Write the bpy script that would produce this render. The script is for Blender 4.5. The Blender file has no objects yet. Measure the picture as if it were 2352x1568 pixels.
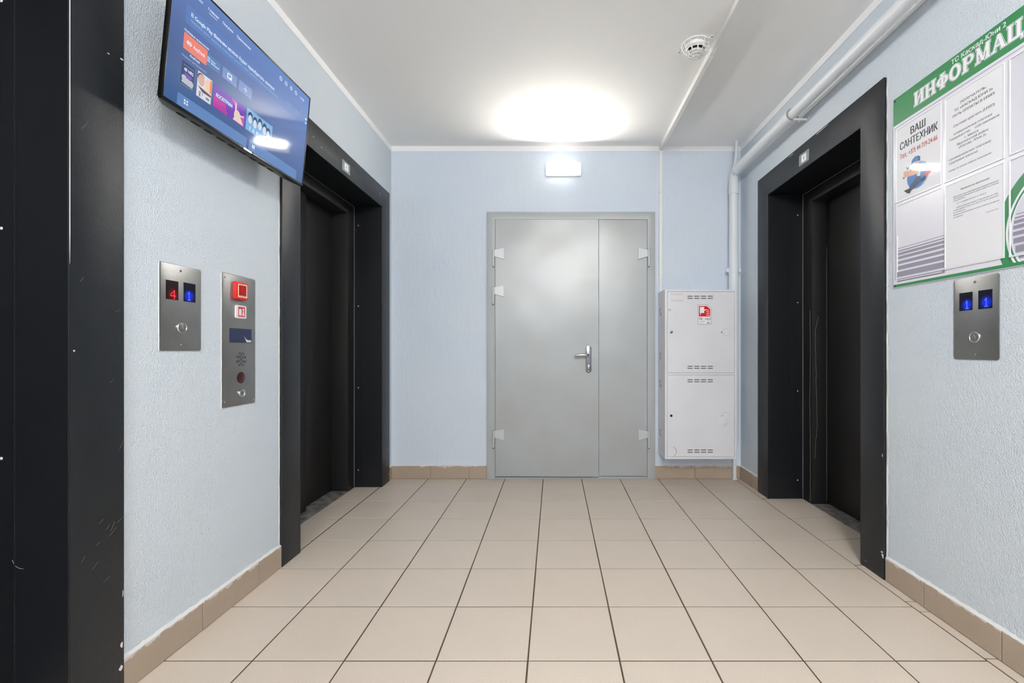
import bpy, bmesh, math, random
from mathutils import Vector, Matrix
random.seed(7)
C = bpy.context.scene.collection
SC = bpy.context.scene

# ------------------------------------------------------------------ camera, world, lights, exposure
EYE = 1.025                                  # camera height, metres
cam = bpy.data.cameras.new('camera')
cam.sensor_width = 36.0
cam.lens = 36.0 * 1009.0 / 2352.0            # wide lens, verticals kept upright by shift
cam.shift_x = -97.0 / 2352.0
cam.shift_y = 17.0 / 2352.0
cam.clip_start = 0.02
cam_o = bpy.data.objects.new('camera', cam)
cam_o.location = (0, 0, EYE)
cam_o.rotation_euler = (math.radians(90), 0, 0)
C.objects.link(cam_o)
SC.camera = cam_o

w = bpy.data.worlds.new('world')
SC.world = w
w.use_nodes = True
w.node_tree.nodes['Background'].inputs[0].default_value = (0.8, 0.9, 1.0, 1)
w.node_tree.nodes['Background'].inputs[1].default_value = 0.05

SC.view_settings.view_transform = 'Standard'
SC.view_settings.look = 'None'
SC.view_settings.gamma = 1.0
SC.view_settings.use_curve_mapping = False
SC.view_settings.exposure = 0.0
SC.cycles.max_bounces = 12
SC.cycles.diffuse_bounces = 8

LAMP = 540.0           # emission of the wall lamp over the steel door
REAR = 133.0           # emission of the unseen lamps added behind the camera

# room size
XL, XR = -1.29, 1.475
YB, YF = 3.476, -3.2
ZC = 2.627

# ------------------------------------------------------------------ helpers
def lin(r, g, b):
    def f(c):
        c /= 255.0
        return c / 12.92 if c <= 0.04045 else ((c + 0.055) / 1.055) ** 2.4
    return (f(r), f(g), f(b), 1.0)

def mat(name, col, rough=0.5, metal=0.0, spec=0.5, bumps=(), mottle=None, chips=None, emis=None, coat=0.0):
    """bumps: (scale, distance, detail, (sx,sy,sz)); mottle: (scale, colour2, amount); chips: (scale, threshold, colour)"""
    m = bpy.data.materials.new(name)
    m.use_nodes = True
    nt = m.node_tree
    n, l = nt.nodes, nt.links
    b = n['Principled BSDF']
    b.inputs['Roughness'].default_value = rough
    b.inputs['Metallic'].default_value = metal
    b.inputs['Specular IOR Level'].default_value = spec
    b.inputs['Coat Weight'].default_value = coat
    tc = n.new('ShaderNodeTexCoord')
    def noise(scale, detail=3.0, stretch=(1, 1, 1), rg=0.55):
        mp = n.new('ShaderNodeMapping')
        mp.inputs['Scale'].default_value = stretch
        l.new(tc.outputs['Object'], mp.inputs['Vector'])
        t = n.new('ShaderNodeTexNoise')
        t.inputs['Scale'].default_value = scale
        t.inputs['Detail'].default_value = detail
        t.inputs['Roughness'].default_value = rg
        l.new(mp.outputs[0], t.inputs['Vector'])
        return t.outputs['Fac']
    def mix(fac, a, bb):
        x = n.new('ShaderNodeMix'); x.data_type = 'RGBA'
        l.new(fac, x.inputs[0])
        if isinstance(a, tuple): x.inputs[6].default_value = a
        else: l.new(a, x.inputs[6])
        x.inputs[7].default_value = bb
        return x.outputs[2]
    def ramp(v, lo, hi):
        r = n.new('ShaderNodeMapRange')
        r.inputs[1].default_value = lo; r.inputs[2].default_value = hi
        l.new(v, r.inputs[0])
        return r.outputs[0]
    c = col
    if mottle:
        for sc_, c2, lo, hi in mottle:
            c = mix(ramp(noise(sc_, 4), lo, hi), c, c2)
    if chips:
        for sc_, thr, cc, st in chips:
            c = mix(ramp(noise(sc_, 2, st), thr, thr + 0.02), c, cc)
    if isinstance(c, tuple): b.inputs['Base Color'].default_value = c
    else: l.new(c, b.inputs['Base Color'])
    prev = None
    for sc_, dist, det, st in bumps:
        bp = n.new('ShaderNodeBump')
        bp.inputs['Distance'].default_value = dist
        bp.inputs['Strength'].default_value = 1.0
        l.new(noise(sc_, det, st), bp.inputs['Height'])
        if prev: l.new(prev, bp.inputs['Normal'])
        prev = bp.outputs[0]
    if prev: l.new(prev, b.inputs['Normal'])
    if emis:
        b.inputs['Emission Color'].default_value = emis[0]
        b.inputs['Emission Strength'].default_value = emis[1]
    return m

def add_props(o, label=None, cat=None, group=None, kind=None):
    if label: o['label'] = label
    if cat: o['category'] = cat
    if group: o['group'] = group
    if kind: o['kind'] = kind
    return o

def obj(name, bm, m, parent=None, label=None, smooth=None, kind=None):
    me = bpy.data.meshes.new(name)
    bmesh.ops.recalc_face_normals(bm, faces=bm.faces)
    if bm.verts and max(v.co.z for v in bm.verts) - min(v.co.z for v in bm.verts) < 2e-4:   # flat print faces its front
        bm.normal_update()
        bmesh.ops.reverse_faces(bm, faces=[f for f in bm.faces if f.normal.z < 0])
    bm.to_mesh(me); bm.free()
    me.materials.append(m)
    if smooth is not None:
        for p in me.polygons: p.use_smooth = True
        me.set_sharp_from_angle(angle=math.radians(smooth))
    o = bpy.data.objects.new(name, me)
    C.objects.link(o)
    if parent: o.parent = parent
    if label: o['label'] = label
    if kind: o['kind'] = kind
    return o

def empty(name, loc=(0, 0, 0), axes=None, label=None, cat=None, group=None, kind=None):
    o = bpy.data.objects.new(name, None)
    o.empty_display_size = 0.05
    M = Matrix.Translation(Vector(loc))
    if axes:
        U, V, N = [Vector(a).normalized() for a in axes]
        R = Matrix((U, V, N)).transposed().to_4x4()
        M = M @ R
    o.matrix_world = M
    C.objects.link(o)
    return add_props(o, label, cat, group, kind)

# wall frames: local x = along the wall, local y = up, local z = out of the wall into the lobby
LEFT = ((0, 1, 0), (0, 0, 1), (1, 0, 0))
RIGHT = ((0, -1, 0), (0, 0, 1), (-1, 0, 0))
BACK = ((1, 0, 0), (0, 0, 1), (0, -1, 0))

def bx(bm, x0, x1, y0, y1, z0, z1, bev=0.0, seg=2):
    t = bmesh.new()
    vs = [t.verts.new((x, y, z)) for x in (x0, x1) for y in (y0, y1) for z in (z0, z1)]
    for f in ((0, 1, 3, 2), (4, 6, 7, 5), (0, 4, 5, 1), (2, 3, 7, 6), (0, 2, 6, 4), (1, 5, 7, 3)):
        t.faces.new([vs[i] for i in f])
    bmesh.ops.recalc_face_normals(t, faces=t.faces)
    if bev > 0:
        bmesh.ops.bevel(t, geom=list(t.edges), offset=bev, segments=seg, affect='EDGES', profile=0.5)
    join(bm, t)
    return bm

def join(bm, t):
    me = bpy.data.meshes.new('tmp')
    t.to_mesh(me); t.free()
    bm.from_mesh(me)
    bpy.data.meshes.remove(me)

def box(*a, **k):
    return bx(bmesh.new(), *a, **k)

def prism(bm, pts, z0, z1, bev=0.0, axis='z'):
    """polygon pts (a, b) extruded; axis z: (a,b,h)  axis x: (h,a,b)"""
    t = bmesh.new()
    def P(p, h):
        return (p[0], p[1], h) if axis == 'z' else (h, p[0], p[1])
    lo = [t.verts.new(P(p, z0)) for p in pts]
    hi = [t.verts.new(P(p, z1)) for p in pts]
    t.faces.new(lo[::-1]); t.faces.new(hi)
    k = len(pts)
    for i in range(k):
        t.faces.new((lo[i], lo[(i + 1) % k], hi[(i + 1) % k], hi[i]))
    bmesh.ops.recalc_face_normals(t, faces=t.faces)
    if bev > 0:
        es = [e for e in t.edges if all(abs((v.co.z if axis == 'z' else v.co.x) - z1) < 1e-6 for v in e.verts)]
        bmesh.ops.bevel(t, geom=es, offset=bev, segments=2, affect='EDGES', profile=0.5)
    join(bm, t)
    return bm

def flat(bm, pts, z):
    vs = [bm.verts.new((p[0], p[1], z)) for p in pts]
    f = bm.faces.new(vs)
    return bm

def rrect(x0, x1, y0, y1, r, n=5):
    out = []
    for cx, cy, a0 in ((x1 - r, y1 - r, 0), (x0 + r, y1 - r, 90), (x0 + r, y0 + r, 180), (x1 - r, y0 + r, 270)):
        for i in range(n + 1):
            a = math.radians(a0 + 90 * i / n)
            out.append((cx + r * math.cos(a), cy + r * math.sin(a)))
    return out

def circ(cx, cy, r, n=24, ry=None):
    ry = ry or r
    return [(cx + r * math.cos(2 * math.pi * i / n), cy + ry * math.sin(2 * math.pi * i / n)) for i in range(n)]

def disc(bm, cx, cy, r, z0, z1, n=28, bev=0.0):
    return prism(bm, circ(cx, cy, r, n), z0, z1, bev)

def ring(bm, cx, cy, r0, r1, z0, z1, n=32):
    a = circ(cx, cy, r0, n); b = circ(cx, cy, r1, n)
    for i in range(n):
        j = (i + 1) % n
        v = [bm.verts.new((*p, z)) for p in (a[i], a[j], b[j], b[i]) for z in (z0, z1)]
        for f in ((0, 2, 4, 6), (1, 7, 5, 3), (0, 1, 3, 2), (4, 5, 7, 6)):
            bm.faces.new([v[q] for q in f])
    bmesh.ops.remove_doubles(bm, verts=bm.verts, dist=1e-6)
    return bm

def lathe(bm, prof, n=32, c=(0, 0, 0)):
    """prof: (radius, height) about local z"""
    rows = []
    for r, h in prof:
        if r < 1e-6: rows.append([bm.verts.new((c[0], c[1], c[2] + h))])
        else: rows.append([bm.verts.new((c[0] + r * math.cos(2 * math.pi * i / n), c[1] + r * math.sin(2 * math.pi * i / n), c[2] + h)) for i in range(n)])
    for a, b in zip(rows, rows[1:]):
        for i in range(n):
            j = (i + 1) % n
            if len(a) == 1 and len(b) == 1: continue
            if len(a) == 1: bm.faces.new((a[0], b[i], b[j]))
            elif len(b) == 1: bm.faces.new((a[i], b[0], a[j]))
            else: bm.faces.new((a[i], b[i], b[j], a[j]))
    return bm

def tube(bm, pts, r, n=12, closed=False, cap=True):
    pts = [Vector(p) for p in pts]
    rs = r if isinstance(r, (list, tuple)) else [r] * len(pts)
    rings = []
    k = len(pts)
    ref = None
    for i, p in enumerate(pts):
        a = pts[(i - 1) % k] if (closed or i > 0) else p
        b = pts[(i + 1) % k] if (closed or i < k - 1) else p
        d = (b - a).normalized()
        if ref is None:
            ref = Vector((0, 0, 1)) if abs(d.z) < 0.9 else Vector((1, 0, 0))
        x = (ref - d * ref.dot(d)).normalized()
        y = d.cross(x)
        ref = x
        rings.append([bm.verts.new(p + (x * math.cos(2 * math.pi * j / n) + y * math.sin(2 * math.pi * j / n)) * rs[i]) for j in range(n)])
    m = k if closed else k - 1
    for i in range(m):
        A, B = rings[i], rings[(i + 1) % k]
        for j in range(n):
            bm.faces.new((A[j], A[(j + 1) % n], B[(j + 1) % n], B[j]))
    if cap and not closed:
        bm.faces.new(rings[0][::-1]); bm.faces.new(rings[-1])
    return bm

_glyphs = {}
def outline_faces(me):
    """closed outlines of a text -> filled triangles; overlapping strokes are filled one by one, counters stay open"""
    from mathutils.geometry import tessellate_polygon
    nb = {}
    for e in me.edges:
        a, b = e.vertices
        nb.setdefault(a, []).append(b); nb.setdefault(b, []).append(a)
    seen = set(); loops = []
    for a0 in range(len(me.vertices)):
        if a0 in seen or len(nb.get(a0, ())) != 2: continue
        lp = [a0]; seen.add(a0); prev, cur = a0, max(nb[a0]) if a0 + 1 not in nb[a0] else a0 + 1
        while cur != a0 and cur not in seen:
            lp.append(cur); seen.add(cur)
            nx = [q for q in nb[cur] if q != prev]
            prev, cur = cur, (nx[0] if nx else a0)
        pts = []
        for q in lp:
            v = me.vertices[q].co
            if not pts or (abs(v.x - pts[-1][0]) + abs(v.y - pts[-1][1])) > 1e-5: pts.append((v.x, v.y))
        if len(pts) > 2 and abs(pts[0][0] - pts[-1][0]) + abs(pts[0][1] - pts[-1][1]) < 1e-5: pts.pop()
        if len(pts) > 2: loops.append(pts)
    def area(p): return 0.5 * sum(p[k][0] * p[(k + 1) % len(p)][1] - p[(k + 1) % len(p)][0] * p[k][1] for k in range(len(p)))
    def inside(pt, p):
        r = False
        for k in range(len(p)):
            (x1, y1), (x2, y2) = p[k], p[(k + 1) % len(p)]
            if (y1 > pt[1]) != (y2 > pt[1]) and pt[0] < (x2 - x1) * (pt[1] - y1) / (y2 - y1) + x1: r = not r
        return r
    if not loops: return [], []
    kids = {k: [] for k in range(len(loops))}; is_hole = set()
    for k, p in enumerate(loops):
        best = None
        for m, c in enumerate(loops):
            if m != k and abs(area(c)) > abs(area(p)) and area(c) * area(p) < 0 and all(inside(q, c) for q in p):
                if best is None or abs(area(c)) < abs(area(loops[best])): best = m
        if best is not None: kids[best].append(p); is_hole.add(k)
    V, F = [], []
    for k, p in enumerate(loops):
        if k in is_hole: continue
        hs = kids[k]
        base = len(V)
        allp = p + [q for h in hs for q in h]
        V += [(q[0], q[1], 0.0) for q in allp]
        for t in tessellate_polygon([[Vector((q[0], q[1], 0)) for q in g] for g in [p] + hs]):
            F.append(tuple(base + k for k in t))
    return V, F
def text_bm(bm, s, x0, x1, y, cap, z, bold=True):
    """flat lettering from x0 to x1 on baseline y with capital height cap (built at full size, then scaled)"""
    if s not in _glyphs:
        c = bpy.data.curves.new('t', 'FONT')
        c.body = s; c.size = 1.0; c.resolution_u = 3; c.fill_mode = 'NONE'
        o = bpy.data.objects.new('t', c)
        C.objects.link(o)
        dg = bpy.context.evaluated_depsgraph_get()
        me = bpy.data.meshes.new_from_object(o.evaluated_get(dg))
        _glyphs[s] = outline_faces(me)
        bpy.data.meshes.remove(me); bpy.data.objects.remove(o); bpy.data.curves.remove(c)
    V, F = _glyphs[s]
    if not V: return bm
    a, b = min(v[0] for v in V), max(v[0] for v in V)
    kx = (x1 - x0) / (b - a); ky = cap / 0.727
    for n, dx in enumerate((0.0, cap * 0.065) if bold else (0.0,)):
        vs = [bm.verts.new((x0 + (v[0] - a) * kx + dx, y + v[1] * ky, z + 0.00003 * n)) for v in V]
        for f in F:
            try: bm.faces.new([vs[q] for q in f])
            except ValueError: pass
    return bm

# ------------------------------------------------------------------ materials
WALLC = lin(209, 216, 222)
STUCCO = mat('stucco_blue', WALLC, 0.75, spec=0.25,
             bumps=[(210, 0.0034, 2, (1, 1, 0.9)), (60, 0.0014, 2, (1, 1, 0.8))],
             mottle=[(1.3, lin(202, 212, 222), 0.35, 0.7)])
STUCCO_B = mat('stucco_blue_back', lin(207, 218, 231), 0.75, spec=0.25,
             bumps=[(120, 0.0022, 3, (1, 1, 0.3)), (34, 0.003, 2, (1, 1, 0.3))],
             mottle=[(1.7, lin(213, 221, 230), 0.35, 0.7)])
PLASTER = mat('white_filler', lin(214, 215, 214), 0.8, bumps=[(90, 0.002, 3, (1, 1, 1))])
CEIL = mat('ceiling_paint', lin(243, 243, 242), 0.8, spec=0.15, bumps=[(3, 0.004, 2, (1, 1, 1)), (60, 0.0004, 2, (1, 1, 1))])
BAND = mat('white_band_paint', lin(238, 238, 240), 0.6, bumps=[(40, 0.0008, 2, (1, 1, 1))])
GROUT = mat('dark_grout', lin(80, 66, 54), 0.9)
TILE = mat('beige_floor_tile', lin(208, 195, 181), 0.42, spec=0.4,
           mottle=[(3.0, lin(203, 191, 178), 0.35, 0.7), (320, lin(188, 171, 154), 0.52, 0.72)],
           chips=[(26, 0.80, lin(120, 105, 92), (1, 1, 1))], bumps=[(250, 0.0002, 2, (1, 1, 1))])
def base_tile_mat():
    m = mat('beige_skirting_tile', lin(174, 157, 140), 0.45,
            mottle=[(300, lin(156, 139, 122), 0.5, 0.72), (5, lin(166, 149, 132), 0.4, 0.7)])
    nt = m.node_tree; n, l = nt.nodes, nt.links
    b = n['Principled BSDF']
    old = b.inputs['Base Color'].links[0].from_socket
    tc = n['Texture Coordinate'] if 'Texture Coordinate' in n else n.new('ShaderNodeTexCoord')
    sp = n.new('ShaderNodeSeparateXYZ'); l.new(tc.outputs['Object'], sp.inputs[0])
    no = n.new('ShaderNodeTexNoise'); no.inputs['Scale'].default_value = 14; no.inputs['Detail'].default_value = 6
    no.inputs['Roughness'].default_value = 0.7
    l.new(tc.outputs['Object'], no.inputs['Vector'])
    ma = n.new('ShaderNodeMath'); ma.operation = 'MULTIPLY_ADD'
    l.new(no.outputs['Fac'], ma.inputs[0]); ma.inputs[1].default_value = 0.085
    l.new(sp.outputs['Z'], ma.inputs[2])
    mr = n.new('ShaderNodeMapRange'); mr.inputs[1].default_value = 0.139; mr.inputs[2].default_value = 0.1415
    l.new(ma.outputs[0], mr.inputs[0])
    x = n.new('ShaderNodeMix'); x.data_type = 'RGBA'
    l.new(mr.outputs[0], x.inputs[0]); l.new(old, x.inputs[6]); x.inputs[7].default_value = lin(206, 198, 190)
    l.new(x.outputs[2], b.inputs['Base Color'])
    return m
BTILE = base_tile_mat()
SKGR = mat('skirting_joint', lin(150, 134, 118), 0.9)
BLACK = mat('black_blue_steel', lin(27, 31, 36), 0.38, spec=0.36,
            bumps=[(330, 0.0008, 2, (1, 1, 1)), (9, 0.002, 2, (1, 1, 1))],
            mottle=[(2.5, lin(31, 34, 38), 0.4, 0.7)],
            chips=[(60, 0.795, lin(150, 155, 160), (1, 1, 1)), (22, 0.80, lin(95, 98, 102), (2.5, 2.5, .5))])
BLACK_IN = mat('black_reveal_steel', lin(15, 18, 23), 0.45, spec=0.45,
            bumps=[(300, 0.0003, 2, (1, 1, 1))],
            chips=[(48, 0.80, lin(120, 124, 128), (1, 1, 1))])
DOORBLK = mat('matt_black_lift_door', lin(27, 26, 26), 0.5, spec=0.4, bumps=[(30, 0.0004, 2, (1, 1, 0.1))])
ALU = mat('worn_aluminium', lin(150, 148, 144), 0.5, metal=0.25, mottle=[(20, lin(90, 86, 82), 0.4, 0.7)], bumps=[(60, 0.0006, 3, (1, 1, 1))])
SEAM = mat('grey_sealant', lin(120, 120, 118), 0.7)
GREYP = mat('grey_gloss_paint', lin(166, 168, 167), 0.34, metal=0.12, spec=0.6,
            bumps=[(2.2, 0.012, 1, (1, 1, 1)), (130, 0.00025, 2, (1, 1, 1))],
            mottle=[(3, lin(170, 174, 176), 0.4, 0.7)])
GREYF = mat('grey_frame_paint', lin(172, 176, 178), 0.38, spec=0.5, bumps=[(90, 0.0004, 2, (1, 1, 1))])
HINGE = mat('silver_grey_paint', lin(192, 195, 197), 0.35, metal=0.2)
CHROME = mat('chrome', lin(200, 200, 200), 0.14, metal=1.0)
CHROMED = mat('dark_chrome', lin(118, 120, 122), 0.22, metal=1.0)
STEEL = mat('brushed_steel', lin(150, 150, 149), 0.36, metal=0.85, bumps=[(60, 0.0002, 2, (0.2, 8, 1))],
            mottle=[(8, lin(136, 136, 136), 0.35, 0.7)])
WHITEP = mat('white_enamel', lin(226, 226, 230), 0.35, spec=0.5, mottle=[(4, lin(220, 220, 225), 0.4, 0.7)], bumps=[(5, 0.003, 1, (1, 1, 1))])
PVC = mat('white_pvc', lin(232, 232, 230), 0.4)
PIPEP = mat('white_pipe_paint', lin(222, 226, 230), 0.42, bumps=[(12, 0.001, 2, (1, 1, 1))])
DARK = mat('dark_hole', lin(14, 14, 15), 0.8)
SLOT2 = mat('soft_edge', lin(140, 140, 142), 0.8)
SLOT = mat('slot_shade', lin(60, 60, 62), 0.8)
GREEN = mat('board_green', lin(52, 134, 82), 0.28, spec=0.5)
BOARD = mat('board_lilac', lin(224, 223, 232), 0.3)
LILAC = mat('board_lilac_line', lin(168, 158, 186), 0.3)
BSTRIPE = mat('board_grey_stripe', lin(150, 147, 163), 0.3)
BWHITE = mat('board_white', lin(240, 241, 245), 0.3)
INKD = mat('ink_dark', lin(58, 62, 68), 0.6)
INKG = mat('ink_grey', lin(108, 110, 116), 0.6)
INKR = mat('ink_red', lin(196, 92, 88), 0.6)
PAPER = mat('paper', lin(242, 242, 244), 0.6)
DLINE = mat('letter_outline', lin(70, 92, 98), 0.4)
TVBLK = mat('tv_black_gloss', lin(8, 8, 9), 0.3, spec=0.3)
TVEDGE = mat('tv_bezel', lin(40, 40, 44), 0.28, metal=0.4)
REDP = mat('red_plastic', lin(214, 22, 26), 0.25)
REDD = mat('dark_red_plastic', lin(150, 10, 14), 0.2)
PINK = mat('pale_yellow_line', lin(240, 205, 170), 0.4)
WHPL = mat('white_plastic', lin(228, 222, 224), 0.35)
REDI = mat('red_print', lin(196, 60, 72), 0.5)
LCD = mat('lcd_blue', lin(36, 44, 82), 0.08, spec=0.6)
DRED = mat('dark_red_lens', lin(40, 6, 8), 0.15, emis=(lin(90, 8, 8), 0.12))
LEDR_BG = mat('led_window_red', lin(12, 4, 8), 0.35, spec=0.25, emis=(lin(60, 0, 6), 0.15))
LEDB_BG = mat('led_window_blue', lin(3, 4, 14), 0.35, spec=0.25, emis=(lin(2, 6, 60), 0.25))
LEDR = mat('led_red', lin(60, 0, 0), 0.4, emis=((1.0, 0.03, 0.05, 1), 3.0))
LEDB = mat('led_blue', lin(0, 10, 60), 0.4, emis=((0.10, 0.22, 1.0, 1), 3.2))
LEDR_S = mat('led_soft_red', lin(20, 2, 4), 0.4, emis=((1.0, 0.02, 0.05, 1), 0.055))
LEDB_S = mat('led_soft_blue', lin(2, 2, 20), 0.4, emis=((0.0, 0.02, 1.0, 1), 0.22))
LEDR_H = mat('led_glow_red', lin(30, 0, 0), 0.4, emis=((1.0, 0.02, 0.04, 1), 0.45))
LEDB_H = mat('led_glow_blue', lin(0, 0, 30), 0.4, emis=((0.0, 0.03, 1.0, 1), 0.55))

def clear_sheet():
    m = bpy.data.materials.new('clear_pocket_plastic'); m.use_nodes = True
    nt = m.node_tree; n, l = nt.nodes, nt.links
    for x in list(n):
        if x.type == 'BSDF_PRINCIPLED': n.remove(x)
    out = [x for x in n if x.type == 'OUTPUT_MATERIAL'][0]
    t = n.new('ShaderNodeBsdfTransparent'); t.inputs[0].default_value = (0.97, 0.97, 0.98, 1)
    g = n.new('ShaderNodeBsdfGlossy'); g.inputs['Roughness'].default_value = 0.035
    lw = n.new('ShaderNodeLayerWeight'); pw = n.new('ShaderNodeMath'); pw.operation = 'POWER'
    l.new(lw.outputs['Facing'], pw.inputs[0]); pw.inputs[1].default_value = 5.0
    fr = n.new('ShaderNodeMath'); fr.operation = 'MULTIPLY_ADD'
    l.new(pw.outputs[0], fr.inputs[0]); fr.inputs[1].default_value = 0.95; fr.inputs[2].default_value = 0.022
    no = n.new('ShaderNodeTexNoise'); no.inputs['Scale'].default_value = 9
    tc = n.new('ShaderNodeTexCoord'); l.new(tc.outputs['Object'], no.inputs['Vector'])
    bp = n.new('ShaderNodeBump'); bp.inputs['Distance'].default_value = 0.0003
    l.new(no.outputs['Fac'], bp.inputs['Height']); l.new(bp.outputs[0], g.inputs['Normal'])
    mx = n.new('ShaderNodeMixShader')
    l.new(fr.outputs[0], mx.inputs[0]); l.new(t.outputs[0], mx.inputs[1]); l.new(g.outputs[0], mx.inputs[2])
    l.new(mx.outputs[0], out.inputs[0])
    return m
CLEAR = clear_sheet()

def glowing(name, col, strength):
    """a bit of a lit screen: glossy glass over a light-giving picture"""
    return mat(name, (0.004, 0.004, 0.006, 1), 0.05, spec=0.25, emis=(col, strength))

# ------------------------------------------------------------------ structure: walls, ceiling, floor
# lift portals: near/far edges of the clear opening along the wall, and recess depth
PB = dict(y0=2.21, y1=3.262)          # second lift on the left
PA = dict(y0=0.108, y1=1.158)         # first lift on the left (edge of picture)
PC = dict(y0=2.097, y1=3.010)         # lift on the right
HIN, HOUT, TRM = 2.083, 2.230, 0.147

def wall_side(x0, x1, holes):
    bm = bmesh.new()
    ys = YF - 0.2
    for a, b in holes:
        bx(bm, x0, x1, ys, a, -0.05, ZC + 0.1)
        bx(bm, x0, x1, a, b, HIN, ZC + 0.1)
        ys = b
    bx(bm, x0, x1, ys, YB + 0.2, -0.05, ZC + 0.1)
    return bm
wl = add_props(obj('wall_left', wall_side(XL - 0.185, XL, [(PA['y0'], PA['y1']), (PB['y0'], PB['y1'])]), STUCCO), kind='structure')
wr = add_props(obj('wall_right', wall_side(XR, XR + 0.215, [(PC['y0'], PC['y1'])]), STUCCO), kind='structure')
wb = add_props(obj('wall_back', box(XL, XR, YB, YB + 0.2, -0.05, ZC + 0.1), STUCCO_B), kind='structure')
wf = add_props(obj('wall_front', box(XL, XR, YF - 0.2, YF, -0.05, ZC + 0.1), STUCCO_B), kind='structure')
ce = add_props(obj('ceiling', box(XL, XR, YF, YB, ZC, ZC + 0.1), CEIL), kind='structure')
# painted white band below the ceiling
for i, (a, nm) in enumerate(((( XL, XL + 0.004, YF, YB, ZC - 0.042, ZC), 1), ((XR - 0.004, XR, YF, YB, ZC - 0.042, ZC), 2),
                             ((XL + 0.004, XR - 0.004, YB - 0.004, YB, ZC - 0.04, ZC), 3))):
    add_props(obj('trim_%d' % nm, box(*a), BAND), kind='structure')

# floor slab (grout) and tiles
fl = bmesh.new()
bx(fl, XL - 0.32, XR + 0.36, YF, YB, -0.05, -0.0022)
floor = add_props(obj('floor', fl, GROUT), kind='structure')
G = 0.0028
def tile_box(x0, x1, y0, y1):
    t = bmesh.new()
    h = -0.0
    b = 0.0012
    lo = [(x0, y0), (x1, y0), (x1, y1), (x0, y1)]
    hi = [(x0 + b, y0 + b), (x1 - b, y0 + b), (x1 - b, y1 - b), (x0 + b, y1 - b)]
    rows = [[t.verts.new((*p, z)) for p in q] for q, z in ((lo, -0.008), (lo, -0.001), (hi, h))]
    for A, B in zip(rows, rows[1:]):
        for i in range(4):
            t.faces.new((A[i], A[(i + 1) % 4], B[(i + 1) % 4], B[i]))
    t.faces.new(rows[-1])
    return t
full = None
XG = [-0.0866 + 0.3024 * k for k in range(-4, 6)]      # -1.296 ... 1.4254
YG = [3.2635 - 0.303 * k for k in range(0, 22)]
YG = [3.474] + YG
def put_tile(x0, x1, y0, y1):
    o = obj('floor_tile', tile_box(x0 + G, x1 - G, y0 + G, y1 - G), TILE, floor)
    return o
for j in range(len(YG) - 1):
    y1, y0 = YG[j], YG[j + 1]
    if y0 < YF: break
    for i in range(len(XG) - 1):
        x0, x1 = XG[i], XG[i + 1]
        cut = (j == 0 or i == 0)
        if i == 0: x0 = XL + 0.0015 - G
        if cut:
            put_tile(x0, x1, y0, y1)
        else:
            if full is None:
                hw, hh = 0.3024 / 2 - G, 0.303 / 2 - G
                full = obj('floor_tile', tile_box(-hw, hw, -hh, hh), TILE, floor)
                o = full
            else:
                o = full.copy(); C.objects.link(o); o.parent = floor
            # every tile sits a hair differently in its bed
            o.location = ((x0 + x1) / 2 + random.uniform(-.0004, .0004), (y0 + y1) / 2 + random.uniform(-.0004, .0004), random.uniform(-0.0003, 0.0))
            o.rotation_euler = (random.uniform(-.0012, .0012), random.uniform(-.0012, .0012), random.uniform(-.001, .001))
# tiles running into the left recesses
for P, D in ((PB, 0.195), (PA, 0.195)):
    ys = [P['y0'] + 0.002] + sorted(y for y in YG if P['y0'] + 0.02 < y < P['y1'] - 0.005) + [P['y1'] - 0.002]
    for a, b in zip(ys, ys[1:]):
        put_tile(XL - D, XL + 0.0015 - 0.0035 - G, a, b)
# cut strip along the right wall
def quad_tile(pts, name='floor_tile'):
    t = bmesh.new()
    cx = sum(p[0] for p in pts) / 4; cy = sum(p[1] for p in pts) / 4
    lo = [t.verts.new((p[0], p[1], -0.008)) for p in pts]
    hi = [t.verts.new((p[0], p[1], -0.0004)) for p in pts]
    for i in range(4): t.faces.new((lo[i], lo[(i + 1) % 4], hi[(i + 1) % 4], hi[i]))
    t.faces.new(hi)
    return obj(name, t, TILE, floor)
XS = XG[-1] + G
seams = [3.474, 3.2635, 3.0125]
for a, b in zip(seams, seams[1:]): quad_tile([(XS, b + G), (XR - 0.001, b + G), (XR - 0.001, a - G), (XS, a - G)])
seams = [2.083, 1.784, 1.714, 1.4546, 1.15, 0.85, 0.55, 0.25, -0.05, -0.35, -0.65]
for a, b in zip(seams, seams[1:]): quad_tile([(XS, b + G + .001), (XR - 0.001, b + G - .001), (XR - 0.001, a - G), (XS, a - G + .001)])
L = [2.086, 2.350, 2.652, 3.006]; R = [2.100, 2.385, 2.690, 3.006]
for k in range(3):
    quad_tile([(XS, L[k] + G), (XR + 0.225, R[k] + G), (XR + 0.225, R[k + 1] - G), (XS, L[k + 1] - G)])

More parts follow.
